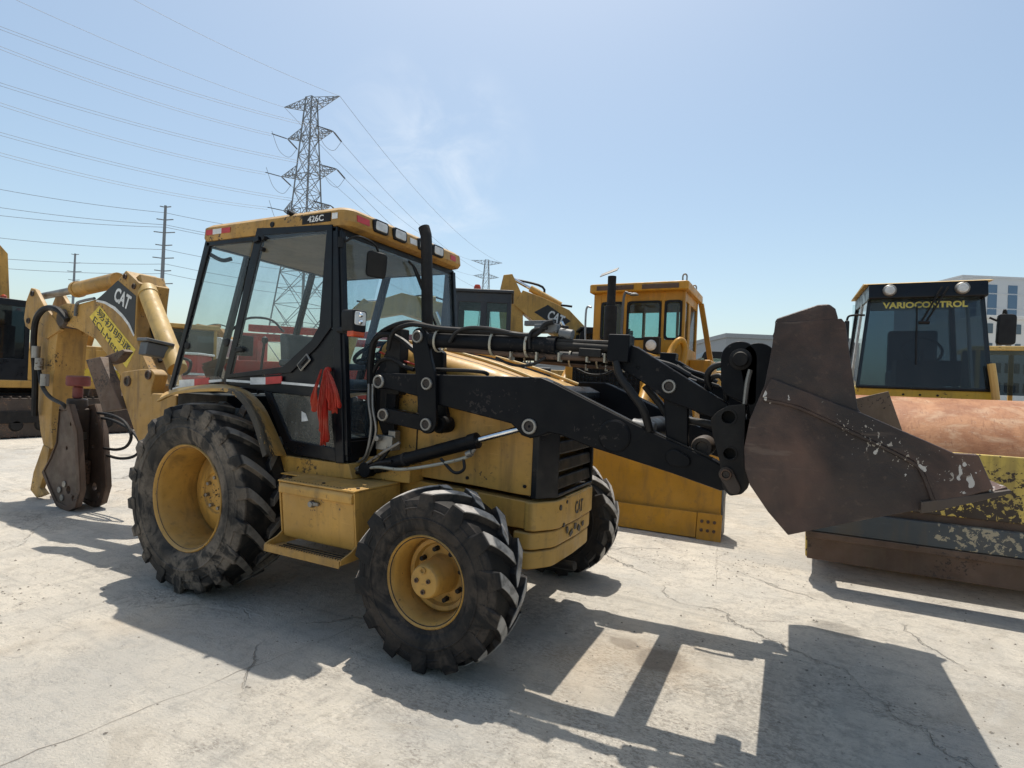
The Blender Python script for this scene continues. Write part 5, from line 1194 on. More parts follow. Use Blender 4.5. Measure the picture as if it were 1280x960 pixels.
# cab
yw = 4.02
def RW_(px, py): v = W(px, py, 'Y', yw); return (v.x, v.z)
gl = [RW_(1087, 373), (RW_(1232, 368)), RW_(1239, 484), RW_(1070, 484)]
gl = [(gl[0][0], 2.745), (gl[1][0], 2.745), (gl[2][0], 1.745), (gl[3][0], 1.745)]
xl, xr = gl[3][0], gl[2][0]
def tilt_y(z): return yw - (2.78 - z) * .10 + .05
b = MB(); b.add([(x, tilt_y(z) + d, z) for d in (0, .008) for x, z in gl], [(0, 1, 2, 3), (7, 6, 5, 4), (0, 4, 5, 1), (1, 5, 6, 2), (2, 6, 7, 3), (3, 7, 4, 0)]); GW = b.build('windshield', GLASSD, RL, 0)
b = MB(); b.prism(fillet([(yw - .06, 2.745), (yw - .03, 2.915), (yw + 1.5, 2.97), (yw + 1.5, 2.82), (yw + .1, 2.74)], .02), gl[0][0] - .015, gl[1][0] + .015, 'X'); HB = b.build('cab_header', BLKC, RL, .012)
b = MB(); b.prism([(yw - .03, 2.918), (yw + .1, 2.948), (yw + 1.55, 2.985), (yw + 1.55, 2.97), (yw - .03, 2.916)], gl[0][0] - .06, gl[1][0] + .06, 'X'); b.build('cab_roof', YELF, RL, .006)
for px, py in ((1112, 364), (1203, 361)):
    x = W(px, py, 'Y', yw - .05).x; z = 2.835
    b = MB(); b.lathe([(0, yw - .085), (.055, yw - .083), (.066, yw - .07), (.07, yw - .02)], (x, 0, z), 'Y', 24); L_ = b.build('work_light', STEEL, RL, 0)
    MB().lathe([(0, yw - .092), (.040, yw - .091), (.052, yw - .080)], (x, 0, z), 'Y', 20).build('lens', LENS, L_, 0)
z = 2.655; xa, xb = W(1104, 382, 'Y', yw).x, W(1211, 382, 'Y', yw).x
text('lettering', 'VARIOCONTROL', LETY, GW, (xa, tilt_y(z) - .004, z - .012), (1, 0, 0), (0, .1, 1), .072, xb - xa, .035, .0015)
CBR = MB().box(((xl + xr) / 2, yw - .02, 1.742), (xr - xl, .06, .035)).build('cab_sill', BLKC, RL, .006)
for x, xt in ((xl + .01, gl[0][0] + .01), (xr - .01, gl[1][0] - .01)):
    MB().bar((x, tilt_y(1.73) + .03, 1.73), (xt, tilt_y(2.78) + .03, 2.78), .035, .05, (0, 1, 0)).build('cab_post', BLKC, RL, .006)
    MB().bar((x, yw + 1.4, 1.73), (xt, yw + 1.4, 2.83), .06, .08, (0, 1, 0)).build('cab_post', BLKC, RL, .006)
for x, xt in ((xl, gl[0][0]), (xr, gl[1][0])):
    b = MB(); b.bar((x - .0, yw + .70, 1.75), (xt, yw + .70, 2.80), .03, .05, (0, 1, 0)); b.build('door_post', WHITEP, CBR, .004)
    b = MB(); b.add([(x, yw + .04, 1.75), (xt, yw + .10, 2.8), (xt, yw + 1.38, 2.8), (x, yw + 1.38, 1.75)], [(0, 1, 2, 3)]); b.build('side_window', GLASS, RL, 0)
b = MB(); b.box(((xl + xr) / 2, yw + 1.42, 2.35), (xr - xl - .1, .006, 1.1)); b.build('rear_window', GLASS, RL, 0)
b = MB(); b.box(((xl + xr) / 2, yw + .02, 1.660), (xr - xl + .02, .10, .13)); b.box(((xl + xr) / 2, yw + .75, 1.45), (xr - xl + .02, 1.5, .45)); LP = b.build('cab_base', YELR, RL, .012)
for px in (1129, 1150, 1172): x = W(px, 491, 'Y', yw - .03).x; MB().cyl((x, yw - .03, 1.665), (x, yw - .036, 1.665), .012, n=10).build('bolt', BLKD, LP, 0)
b = MB(); b.box((5.2, yw + .9, 1.85), (.55, .5, .25)); b.box((5.2, yw + 1.12, 2.2), (.52, .14, .6)); b.build('seat', SEATM, RL, .03)
b = MB(); b.box((5.2, yw + .25, 1.92), (.6, .3, .28)); b.cyl((5.2, yw + .35, 2.0), (5.2, yw + .5, 2.2), .03, n=10)
b.tube([Vector((5.2, yw + .5, 2.2)) + Vector((math.cos(t) * .2, math.sin(t) * .12, math.sin(t) * .16)) for t in [2 * math.pi * i / 20 for i in range(21)]], .016, 8, 1); b.build('dashboard', PLAST, RL, .01)
b = MB()
for x_, x2 in ((1178, 1152), (1186, 1158)):
    a = W(x_, 358, 'Y', yw - .09); c = W(x2, 402, 'Y', tilt_y(2.5) - .03); b.cyl(a, c, .010, n=8)
c = W(1155, 403, 'Y', tilt_y(2.5) - .03); b.cyl(c - Vector((.05, 0, 0)), c + Vector((.05, 0, 0)), .018, n=8); q = W(1150, 405, 'Y', tilt_y(2.5) - .02); b.bar((q.x - .03, tilt_y(2.65) - .012, 2.66), (q.x - .03, tilt_y(2.05) - .012, 2.0), .014, .016); b.build('wiper', PLAST, RL, 0)
c = W(1258, 411, 'Y', yw - .05); b = MB(); b.prism(fillet([(c.x - .08, c.z - .17), (c.x + .075, c.z - .17), (c.x + .08, c.z + .15), (c.x - .07, c.z + .16)], .04), c.y - .03, c.y + .05); M_ = b.build('mirror', PLAST, RL, .015)
b = MB(); b.tube([(xr - .03, yw + .02, 2.52), (xr + .05, yw - .02, 2.48), (c.x - .02, c.y, c.z + .20), (c.x, c.y, c.z + .14)], .011, 8); b.build('mirror_arm', PLAST, M_, 0)
b = MB(); b.tube([(xl + .06, yw + .02, 2.57), (xl - .02, yw, 2.57), (xl - .10, yw - .02, 2.555), (xl - .12, yw - .02, 2.50)], .012, 8); b.build('mirror_arm', PLAST, RL, 0)
b = MB(); b.box((xl - .12, yw - .02, 2.37), (.05, .12, .26)); b.build('mirror', PLAST, RL, .015)
b = MB(); b.tube([W(1239, 455, 'Y', yw - .1), W(1242, 475, 'Y', yw - .12), W(1245, 500, 'Y', yw - .14)], .036, 8); b.build('grab_post', YELF, RL, 0)
b = MB(); b.prism(fillet([(5.6, .9), (7.6, .9), (7.6, 1.6), (7.3, 1.75), (5.6, 1.8)], .08), 4.25, 6.0, 'X'); b.build('engine_hood', YELR, RL, .02)
for x in (4.25, 6.0):
    b = MB(); b.lathe([(.30, x - .24), (.62, x - .24), (.72, x - .15), (.73, x), (.72, x + .15), (.62, x + .24), (.30, x + .24)], (0, 6.4, .73), 'X', 40, True); b.build('rear_tyre', TYRE, RL, 0)

# ================================================================== EXCAVATORS (modelled in their own axes: x forward, y left)
def thick(pts, ws):
    """outline round a centre line with a width at each point"""
    L, Rr = [], []
    for i, p in enumerate(pts):
        a, c = Vector(pts[max(i - 1, 0)]), Vector(pts[min(i + 1, len(pts) - 1)]); d = (c - a).normalized(); n = Vector((-d.y, d.x)) * ws[i] / 2
        L.append(tuple(Vector(p) + n)); Rr.append(tuple(Vector(p) - n))
    return L + Rr[::-1]
def excavator(label, loc, rz, boom, stick, ymat, cabmat, sc=1., bw=.5, decal=False, glassm=None, group=None, hull_only=False):
    ex = thing('excavator', label, 'excavator', loc, rz, group); LOCAL.add(ex.name); ex.scale = (sc, sc, sc); glassm = glassm or GLASSD
    for s in (-1, 1):
        b = MB(); b.prism(hull(((-1.75, .45), .42), ((1.75, .45), .42)), s * 1.2 - .29, s * 1.2 + .29); 
        for k in range(24):
            for z in (.03, .875): b.box((-1.8 + k * .157, s * 1.2, z), (.035, .60, .07))
        t = b.build('track', RUSTD, ex, .008)
        b = MB(); b.box((0, s * 1.51, .46), (2.9, .03, .26))
        for k in range(7): b.lathe([(0, s * 1.525), (.10, s * 1.525), (.13, s * 1.49)], (-1.35 + k * .45, 0, .28), 'Y', 16)
        b.build('track_frame', BLKD, t, .006)
    b = MB(); b.box((0, 0, .72), (1.6, 1.9, .5)); b.cyl((0, 0, .9), (0, 0, 1.10), .65, n=28); b.build('undercarriage', BLKD, ex, .02)
    b = MB(); b.box((-.60, 0, 1.17), (3.7, 2.54, .17)); b.build('deck', ymat, ex, .02)
    b = MB(); b.prism(fillet([(-1.9, 1.25), (.2, 1.25), (.2, 1.95), (.0, 2.12), (-1.9, 2.12)], .06), -1.25, 1.25); b.prism(fillet([(.2, 1.25), (1.2, 1.25), (1.2, 1.75), (.2, 1.95)], .05), -1.25, -.35); H = b.build('body', ymat, ex, .02)
    b = MB(); b.prism(fillet([(-2.65, 1.18), (-1.9, 1.10), (-1.9, 2.16), (-2.5, 2.10), (-2.68, 1.8)], .10), -1.26, 1.26); b.build('counterweight', ymat, ex, .03)
    b = MB(); b.box((-.9, 1.255, 1.42), (1.6, .02, .30)); b.build('side_band', YELR if ymat is YEL else ymat, H, .004)
    for k in range(3): MB().box((-1.4 + k * .62, 1.258, 1.80), (.54, .012, .46)).build('access_door', ymat, H, .006)
    b = MB(); b.cyl((-1.2, -.6, 2.1), (-1.2, -.6, 2.55), .06, n=14); b.build('exhaust', BLKD, ex, .004)
    # cab
    q = fillet([(.18, 1.2), (1.48, 1.2), (1.58, 1.75), (1.36, 2.92), (1.2, 2.99), (.25, 2.99), (.18, 2.9)], .05)
    b = MB()
    for y0, y1 in ((.36, .41), (1.20, 1.25)):
        b.prism([(.18, 1.2), (1.48, 1.2), (1.56, 1.72), (.18, 1.72)], y0, y1); b.prism([(.18, 2.86), (1.36, 2.86), (1.32, 2.97), (.18, 2.97)], y0, y1)
        b.prism([(.18, 1.7), (.27, 1.7), (.27, 2.9), (.18, 2.9)], y0, y1); b.prism([(.74, 1.7), (.82, 1.7), (.82, 2.9), (.74, 2.9)], y0, y1); b.prism([(1.48, 1.7), (1.57, 1.7), (1.38, 2.9), (1.29, 2.9)], y0, y1)
    b.box((.82, .805, 2.985), (1.15, .90, .05)); b.box((.20, .805, 1.5), (.05, .86, .6)); b.box((1.50, .805, 1.45), (.06, .86, .5))
    CB = b.build('cab', cabmat, ex, .012)
    for y in (.385, 1.225):
        MB().prism([(.27, 1.72), (.74, 1.72), (.74, 2.86), (.27, 2.86)], y - .003, y + .003).build('side_window', glassm, CB, 0); MB().prism([(.82, 1.72), (1.48, 1.72), (1.30, 2.86), (.82, 2.86)], y - .003, y + .003).build('side_window', glassm, CB, 0)
    b = MB(); b.add([(1.53, y, 1.70) for y in (.41, 1.20)] + [(1.335, y, 2.92) for y in (1.20, .41)], [(0, 1, 2, 3)]); b.build('windshield', glassm, CB, 0)
    b = MB(); b.add([(.20, y, 1.8) for y in (.41, 1.20)] + [(.20, y, 2.95) for y in (1.20, .41)], [(0, 1, 2, 3)]); b.build('rear_window', glassm, CB, 0)
    b = MB(); b.box((.65, .8, 1.75), (.5, .5, .2)); b.box((.42, .8, 2.1), (.14, .5, .7)); b.build('seat', SEATM, CB, .03)
    MB().lathe([(.05, 3.01), (.06, 3.02), (.055, 3.10), (0, 3.13)], (.5, .8, 0), 'Z', 14).build('beacon', LENSO, CB, 0)
    # boom and stick
    bp, bwid = boom; b = MB(); b.prism(thick(bp, bwid), -bw / 2, bw / 2); BM = b.build('boom', ymat, ex, .015)
    sp, sw = stick; b = MB(); b.prism(thick(sp, sw), -bw * .40, bw * .40); SK = b.build('stick', ymat, ex, .015)
    n = len(bp) // 2
    a = Vector((bp[n][0], 0, bp[n][1] + bwid[n] * .62)); e = Vector((sp[0][0], 0, sp[0][1])); d = e - a
    b = MB(); b.cyl(a, a + d * .58, .085, n=18); CY = b.build('stick_cylinder', ymat, ex, .004); MB().cyl(a + d * .55, e, .045, n=14).build('rod', CHROME, CY, 0)
    for s in (-1, 1):
        a = Vector((bp[0][0] + .35, s * (bw / 2 + .08), bp[0][1] - .45)); e = Vector((bp[n][0], s * (bw / 2 + .06), bp[n][1])); d = e - a
        b = MB(); b.cyl(a, a + d * .55, .09, n=18); CY = b.build('boom_cylinder', ymat, ex, .004); MB().cyl(a + d * .5, e, .05, n=14).build('rod', CHROME, CY, 0)
    b = MB(); b.tube([(bp[n][0] - .3, -.1, bp[n][1] + bwid[n] * .62), (bp[n][0] + .4, -.12, bp[n][1] + bwid[n] * .75), (bp[-1][0] - .6, -.1, bp[-1][1] + .35), (sp[1][0], -.1, sp[1][1] + .5)], .03, 6); b.build('hydraulic_hose', HOSE, BM, 0)
    # bucket
    c = sp[-1]; b = MB()
    pr = [(c[0] - .1, c[1] + .1), (c[0] - .45, c[1] - .25), (c[0] - .45, c[1] - .7), (c[0] - .1, c[1] - 1.0), (c[0] + .35, c[1] - 1.0), (c[0] + .40, c[1] - .9), (c[0] - .05, c[1] - .85), (c[0] - .32, c[1] - .6), (c[0] - .3, c[1] - .3), (c[0] + .1, c[1])]
    b.prism(pr, -.5, .5)
    for y in (-.51, .47): b.prism([(c[0] - .1, c[1] + .1), (c[0] - .45, c[1] - .25), (c[0] - .45, c[1] - .7), (c[0] - .1, c[1] - 1.0), (c[0] + .35, c[1] - 1.0), (c[0] + .1, c[1] - .3)], y, y + .04)
    b.build('bucket', RUSTD, ex, .01)
    return ex, BM, SK, H
# left: long side towards the camera, front to the left edge of the picture
exL, bmL, skL, hL = excavator('large yellow excavator with black cab behind the boom at the left edge', (-12.55, 2.85, 0), R_(-90),
    ([(.5, 1.7), (.42, 3.0), (.52, 4.0), (1.2, 4.7), (2.6, 5.1), (4.9, 4.4)], [.55, .5, .6, .7, .65, .45]), ([(4.7, 4.75), (5.1, 4.1), (5.5, 2.8), (5.6, 1.6)], [.3, .55, .45, .3]), YEL, BLKC)
text('lettering', 'CAT', LETW, hL, (-1.55, 1.267, 1.55), (-1, 0, 0), (0, 0, 1), .20, .5, .03, .002)
# centre: stick hanging, boom sloping down to the right
def loc2(px, py, d): return CAM + (CV + CR * ((px - 640) / FPX) - CU * ((py - 480) / FPX)) * d
d = 14.0
A = loc2(640, 372, d); B = loc2(722, 424, d)
ux = Vector((A.x - B.x, A.y - B.y, 0)); ulen = ux.length; rz = math.atan2(ux.y, ux.x)
org = B - ux.normalized() * 1.3; org.z = 0
def lc(px, py):
    v = loc2(px, py, d) - org; h = Vector((v.x, v.y)).dot(Vector((math.cos(rz), math.sin(rz)))); return (h, v.z)
exC, bmC, skC, hC = excavator('yellow excavator whose raised boom shows between dark cab and bulldozer', org, rz,
    ([lc(752, 448), lc(722, 424), lc(700, 404), lc(672, 388), lc(648, 374)], [.5, .62, .72, .62, .42]), ([lc(635, 345), lc(638, 372), lc(640, 420), lc(640, 470)], [.22, .60, .56, .35]), YEL, BLKC, bw=.55)
_v = [lc(*p) for p in ((667, 392), (684, 383), (712, 403), (697, 412))]
b = MB(); b.prism(_v, -.279, -.270); 
pm = b.build('decal_panel', LETK, bmC, 0)
b = MB(); b.prism(_v, .270, .279); b.build('decal_panel', LETK, bmC, 0)
o_ = Vector((lc(682, 400)[0], .281, lc(682, 400)[1])); xe = Vector((lc(698, 407)[0], .281, lc(698, 407)[1])); xd = (xe - o_).normalized()
text('lettering', 'CAT', LETW, bmC, o_, xd, Vector((0, 1, 0)).cross(xd) * (1 if (Vector((0, 1, 0)).cross(xd)).z > 0 else -1), .24, .42, .03, .003)
# machine with slate-grey cab left of it
def slate_machine():
    t = thing('tracked_machine', 'slate grey enclosed cab of a machine behind the exhaust stack', 'machine', (-1.9, 7.2, 0))
    d = 11.0; a = loc2(562, 372, d); zb = 1.2
    ang = math.atan2(CR.y, CR.x); ca, sa = math.cos(ang), math.sin(ang); mid = loc2(600, 400, d)
    def T(u, v, z): return Vector((mid.x + ca * u - sa * v, mid.y + sa * u + ca * v, z))
    def bx(b, u0, u1, v0, v1, z0, z1): b.add([T(u, v, z) for u in (u0, u1) for v in (v0, v1) for z in (z0, z1)], [(0, 1, 3, 2), (4, 6, 7, 5), (0, 4, 5, 1), (2, 3, 7, 6), (0, 2, 6, 4), (1, 5, 7, 3)])
    zt = loc2(600, 378, d).z
    b = MB(); w0, w1 = -.68, .60
    bx(b, w0, w1, 0, 1.3, zb, loc2(600, 420, d).z); bx(b, w0, w1, 0, 1.3, zt - .0, zt + .20)
    for u0, u1 in ((w0, -.43), (.0, .13), (.52, w1)):
        bx(b, u0, u1, 0, .07, zb, zt + .01); bx(b, u0, u1, 1.23, 1.3, zb, zt + .01)
    bx(b, w0, w0 + .07, 0, 1.3, zb, zt); C_ = b.build('cab', BLKC if 0 else GREYS, t, .015)
    for u0, u1 in ((-.43, .0), (.13, .52)):
        b = MB(); bx(b, u0, u1, .03, .036, loc2(600, 420, d).z - .02, zt + .01); b.build('window', GLASSG, C_, 0)
        b = MB(); bx(b, u0, u1, 1.26, 1.266, loc2(600, 420, d).z - .02, zt + .01); b.build('rear_window', GLASSG, C_, 0)
    b = MB(); bx(b, w0 - .05, w1 + .05, -.06, 1.36, zt + .20, zt + .26); b.build('roof', GREYS, t, .02)
    q = T(-.10, .3, zt + .26); MB().lathe([(.07, 0), (.08, .02), (.07, .10), (.05, .14), (0, .15)], q, 'Z', 16).build('beacon', LENSO, t, 0)
    b = MB(); bx(b, w0, 1.45, .1, 2.6, .75, 1.75); bx(b, .7, 1.45, .1, 2.4, 1.7, 1.98); b.build('body', GREYS, t, .03)
    for v in (.1, 2.2):
        b = MB(); p = [T(u, v, z) for u, z in hull(((-1.2, .42), .40), ((1.6, .42), .40))]; k = len(p); p2 = [T(u, v + .45, z) for u, z in hull(((-1.2, .42), .40), ((1.6, .42), .40))]
        b.add(p + p2, [tuple(range(k)), tuple(range(2 * k - 1, k - 1, -1))] + [(i, i + k, (i + 1) % k + k, (i + 1) % k) for i in range(k)]); b.build('track', RUSTD, t, .01)
GREYS = paint('slate_paint', (.030, .036, .046), .45, .25, (.25, .23, .2), .03, var=.2, streak=0)
slate_machine()
# excavator seen through the windshield, farther back
d = 17.0
A = loc2(512, 400, d); B = loc2(560, 430, d); ux = Vector((A.x - B.x, A.y - B.y, 0)); rz = math.atan2(ux.y, ux.x); org = B + Vector((1.2, 1.0, 0)); org.z = 0
exB, _, _, _ = excavator('yellow excavator with lowered arm seen through the loader windshield', org, rz + .25, ([(.5, 1.7), (1.0, 2.7), (2.0, 3.7), (3.0, 3.9), (4.2, 3.5)], [.5, .6, .7, .6, .4]), ([(4.0, 3.9), (4.3, 3.4), (4.6, 2.2), (4.6, 1.3)], [.22, .5, .42, .3]), YELF, BLKC)
# dusty wheel loader + red machine seen through the cab's rear windows
def wheel_loader(label, loc, rz, mat, sc=1.):
    t = thing('wheel_loader', label, 'wheel loader', loc, rz); LOCAL.add(t.name); t.scale = (sc,) * 3
    b = MB(); b.prism(fillet([(-3.0, .9), (-.6, .9), (-.6, 1.9), (-2.8, 1.75), (-3.05, 1.5)], .1), -.75, .75); b.build('engine_hood', mat, t, .03)
    b = MB(); b.box((1.3, 0, 1.0), (1.8, 1.0, .7)); b.box((-.3, 0, .85), (1.6, .9, .5)); b.build('frame', mat, t, .03)
    b = MB()
    for x in (-.55, .75):
        for y in (-.7, .7): b.box((x, y, 2.3), (.09, .09, 1.5))
    b.box((.1, 0, 1.45), (1.4, 1.5, .35)); b.box((.1, 0, 3.1), (1.6, 1.65, .14)); C_ = b.build('cab', mat, t, .02)
    for y in (-.7, .7): MB().box((.1, y, 2.3), (1.2, .006, 1.4)).build('side_window', GLASSD, C_, 0)
    MB().box((.75, 0, 2.3), (.006, 1.3, 1.4)).build('windshield', GLASSD, C_, 0)
    for x in (-1.9, 1.5):
        for s in (-1, 1):
            b = MB(); b.lathe([(.32, s * .72), (.62, s * .70), (.75, s * .78), (.76, s * .95), (.75, s * 1.12), (.62, s * 1.2), (.32, s * 1.16)], (x, 0, .76), 'Y', 36, True); w_ = b.build('tyre', TYRE, t, 0)
            MB().lathe([(.33, s * 1.15), (.2, s * 1.0), (0, s * 1.02)], (x, 0, .76), 'Y', 24).build('rim', mat, w_, 0)
    for s in (-1, 1):
        b = MB(); b.prism(thick([(.9, 1.7), (2.2, 1.35), (3.1, .6)], [.35, .4, .25]), s * .5 - .07, s * .5 + .07); b.build('lift_arm', mat, t, .01)
    b = MB(); b.prism([(3.0, .9), (2.9, .4), (3.2, .05), (4.1, .02), (4.1, .06), (3.3, .12), (3.05, .4), (3.1, 1.1), (3.0, 1.15)], -1.3, 1.3)
    for y in (-1.3, 1.27): b.prism([(3.0, 1.1), (2.9, .4), (3.2, .05), (4.0, .03), (3.4, .9)], y, y + .03)
    b.build('bucket', RUSTD, t, .01)
    return t
p = loc2(238, 470, 19); wheel_loader('dusty pale yellow wheel loader seen past the cab rear post', (p.x, p.y, 0), R_(-35), YELF)
def red_truck():
    p = loc2(385, 470, 24); t = thing('pump_truck', 'red truck with long folded red boom seen through the cab door', 'truck', (p.x, p.y, 0), math.atan2(CR.y, CR.x)); LOCAL.add(t.name)
    b = MB(); b.box((0, 0, 1.0), (9.0, 2.3, .4)); b.box((-.5, 0, 1.7), (7.0, 2.2, 1.0)); b.build('chassis', REDPAINT, t, .03)
    b = MB(); b.prism(fillet([(-4.9, .7), (-3.2, .7), (-3.2, 3.1), (-4.5, 3.1), (-4.9, 2.2)], .1), -1.15, 1.15); C_ = b.build('cab', WHITEP, t, .03)
    MB().prism([(-4.6, 2.15), (-3.5, 2.15), (-3.5, 2.85), (-4.4, 2.85)], -1.16, -1.14).build('side_window', GLASSD, C_, 0)
    for k, z in enumerate((3.25, 3.65)): MB().bar((-3.0 + k * .3, -.3 + k * .5, z), (4.6, -.3 + k * .5, z - .15), .3, .30).build('boom', REDPAINT, t, .02)
    b = MB(); b.tube([(-3.2, -.3, 3.5), (-2.6, -.3, 4.0), (-1.6, -.3, 4.0), (-1.0, -.3, 3.5)], .05, 8); b.build('boom_hose', HOSE, t, 0)
    MB().box((-2.4, 0, 2.7), (.8, 1.0, 1.1)).build('boom_turret', REDPAINT, t, .03)
    for x in (-3.9, 2.2, 3.5):
        for s in (-1, 1): MB().lathe([(.2, s * .8), (.5, s * .8), (.52, s * 1.0), (.5, s * 1.15), (.2, s * 1.12)], (x, 0, .52), 'Y', 28, True).build('tyre', TYRE, t, 0)
red_truck()
p = loc2(248, 470, 15)
def red_machine():
    t = thing('compact_loader', 'small red machine with white lid seen through the rear side window', 'machine', (p.x, p.y, 0), .6); LOCAL.add(t.name)
    b = MB(); b.box((0, 0, 1.0), (1.6, 1.1, 1.0)); b.box((-.3, 0, 1.75), (.9, 1.0, .6)); b.build('body', REDPAINT, t, .04)
    b = MB(); b.box((-.3, 0, 2.08), (1.0, 1.1, .06)); b.build('lid', WHITEP, t, .02)
    b = MB(); b.box((.2, -.56, 1.55), (1.2, .02, .06)); b.build('trim', WHITEP, t, 0)
    for x in (-.5, .5):
        for s in (-1, 1): MB().lathe([(.12, s * .5), (.36, s * .5), (.40, s * .6), (.36, s * .72), (.12, s * .7)], (x, 0, .4), 'Y', 26, True).build('tyre', TYRE, t, 0)
red_machine()
# red canister on the ground beyond the hammer
q = W(152, 540, 'Z', 0); t = thing('fuel_can', 'red can standing on the ground beyond the hammer hoses', 'can', (q.x, q.y, 0)); LOCAL.add(t.name)
b = MB(); b.prism(fillet([(-.14, 0), (.14, 0), (.14, .40), (.05, .46), (-.14, .46)], .04), -.09, .09); b.build('body', REDPAINT, t, .02)
MB().cyl((.09, 0, .42), (.14, 0, .50), .03, n=12).build('spout', PLAST, t, .004); MB().tube([(-.10, 0, .45), (-.08, 0, .52), (.0, 0, .52), (.03, 0, .46)], .015, 8).build('handle', REDPAINT, t, 0)
# black cab behind the bulldozer's right corner
def dark_tractor():
    p = loc2(903, 470, 16.5); t = thing('crawler_loader', 'black machine cab half hidden behind the bulldozer right corner', 'machine', (p.x, p.y, 0), .3); LOCAL.add(t.name)
    b = MB()
    for x in (-.6, .6):
        for y in (-.6, .6): b.box((x, y, 2.0), (.10, .10, 1.3))
    b.box((0, 0, 1.2), (1.4, 1.4, .5)); b.prism(fillet([(-.75, 2.62), (.75, 2.62), (.65, 2.82), (-.65, 2.82)], .05), -.75, .75); C_ = b.build('cab', BLKC, t, .03)
    for y in (-.6, .6): MB().box((0, y, 2.0), (1.1, .006, 1.2)).build('window', GLASSG, C_, 0)
    MB().box((.62, 0, 2.0), (.006, 1.1, 1.2)).build('window', GLASSG, C_, 0)
    b = MB(); b.tube([(.6, -.7, 2.6), (.75, -.95, 2.6), (.75, -.95, 2.4)], .03, 8); b.box((.75, -.98, 2.2), (.06, .22, .4)); b.build('mirror', PLAST, t, .01)
    for y in (-.85, .85): b = MB(); b.prism(hull(((-1.2, .42), .40), ((1.2, .42), .40)), y - .22, y + .22); b.build('track', RUSTD, t, .01)
    MB().box((0, 0, .8), (2.6, 1.3, .5)).build('body', YELD, t, .03)
dark_tractor()
# pale machine at the right edge
def pale_machine():
    p = loc2(1262, 500, 12.5); t = thing('yard_machine', 'pale yellow machine with dark windshield and square head lamp at the right edge', 'machine', (p.x, p.y, 0), 0); LOCAL.add(t.name)
    zt = loc2(1262, 436, 12.5).z
    b = MB(); b.box((.25, .5, zt), (2.0, 1.4, .10))
    for x in (-.62, .30, 1.15): b.box((x, -.1, zt - .6), (.09, .09, 1.2)); b.box((x, 1.1, zt - .6), (.09, .09, 1.2))
    b.box((.25, .5, 1.2), (1.8, 1.3, .9)); C_ = b.build('cab', YELF, t, .02)
    MB().box((.0, -.10, zt - .55), (1.8, .006, 1.0)).build('windshield', GLASSD, C_, 0); MB().box((-.62, .5, zt - .55), (.006, 1.1, 1.0)).build('side_window', GLASSD, C_, 0)
    b = MB(); b.box((.2, -.5, 1.1), (1.7, .8, .9)); b.box((.1, -.92, 1.52), (.5, .1, .25)); b.build('hood', YELF, t, .04)
    q = (loc2(1272, 488, 12.5) - Vector(t.location)); b = MB(); b.box((q.x, -1.0, q.z), (.30, .14, .26)); L_ = b.build('head_lamp', PLAST, t, .02); MB().box((q.x, -1.075, q.z), (.20, .02, .17)).build('lens', LENS, L_, .01)
    for x in (-.5, .9):
        for y in (-.4, 1.0): MB().lathe([(.2, -.2), (.5, -.2), (.55, 0), (.5, .2), (.2, .2)], (x, y, .55), 'X', 28, True).build('tyre', TYRE, t, 0)
pale_machine()

# more of the stock parked farther back
YELO = paint('orange_yellow_paint', (.50, .21, .025), .45, .3, (.45, .33, .2), .02, var=.2)
for (px, dd, rz_, mt, lab, bp, sp) in (
    (205, 21., R_(-60), YELO, 'orange excavator parked behind the backhoe boom cylinder', ([(.5, 1.7), (1.0, 2.6), (1.9, 3.4), (2.9, 3.5), (4.2, 3.0)], [.5, .6, .7, .6, .4]), ([(4.0, 3.4), (4.3, 2.9), (4.6, 1.9), (4.6, 1.3)], [.22, .5, .42, .3])),
    (318, 27., R_(200), YELO, 'orange excavator far back seen through the cab side glass', ([(.5, 1.7), (1.0, 2.6), (1.9, 3.5), (2.9, 3.7), (4.2, 3.3)], [.5, .6, .7, .6, .4]), ([(4.0, 3.7), (4.3, 3.2), (4.6, 2.0), (4.6, 1.3)], [.22, .5, .42, .3])),
    (1015, 26., R_(-70), YEL, 'yellow excavator mostly hidden behind the raised bucket', ([(.5, 1.6), (1.0, 2.2), (1.8, 2.5), (2.8, 2.4), (4.0, 2.0)], [.5, .6, .6, .5, .4]), ([(3.8, 2.3), (4.1, 1.9), (4.4, 1.4), (4.4, 1.2)], [.22, .4, .4, .3]))):
    p = loc2(px, 470, dd); excavator(lab, (p.x, p.y, 0), rz_, bp, sp, mt, BLKC)
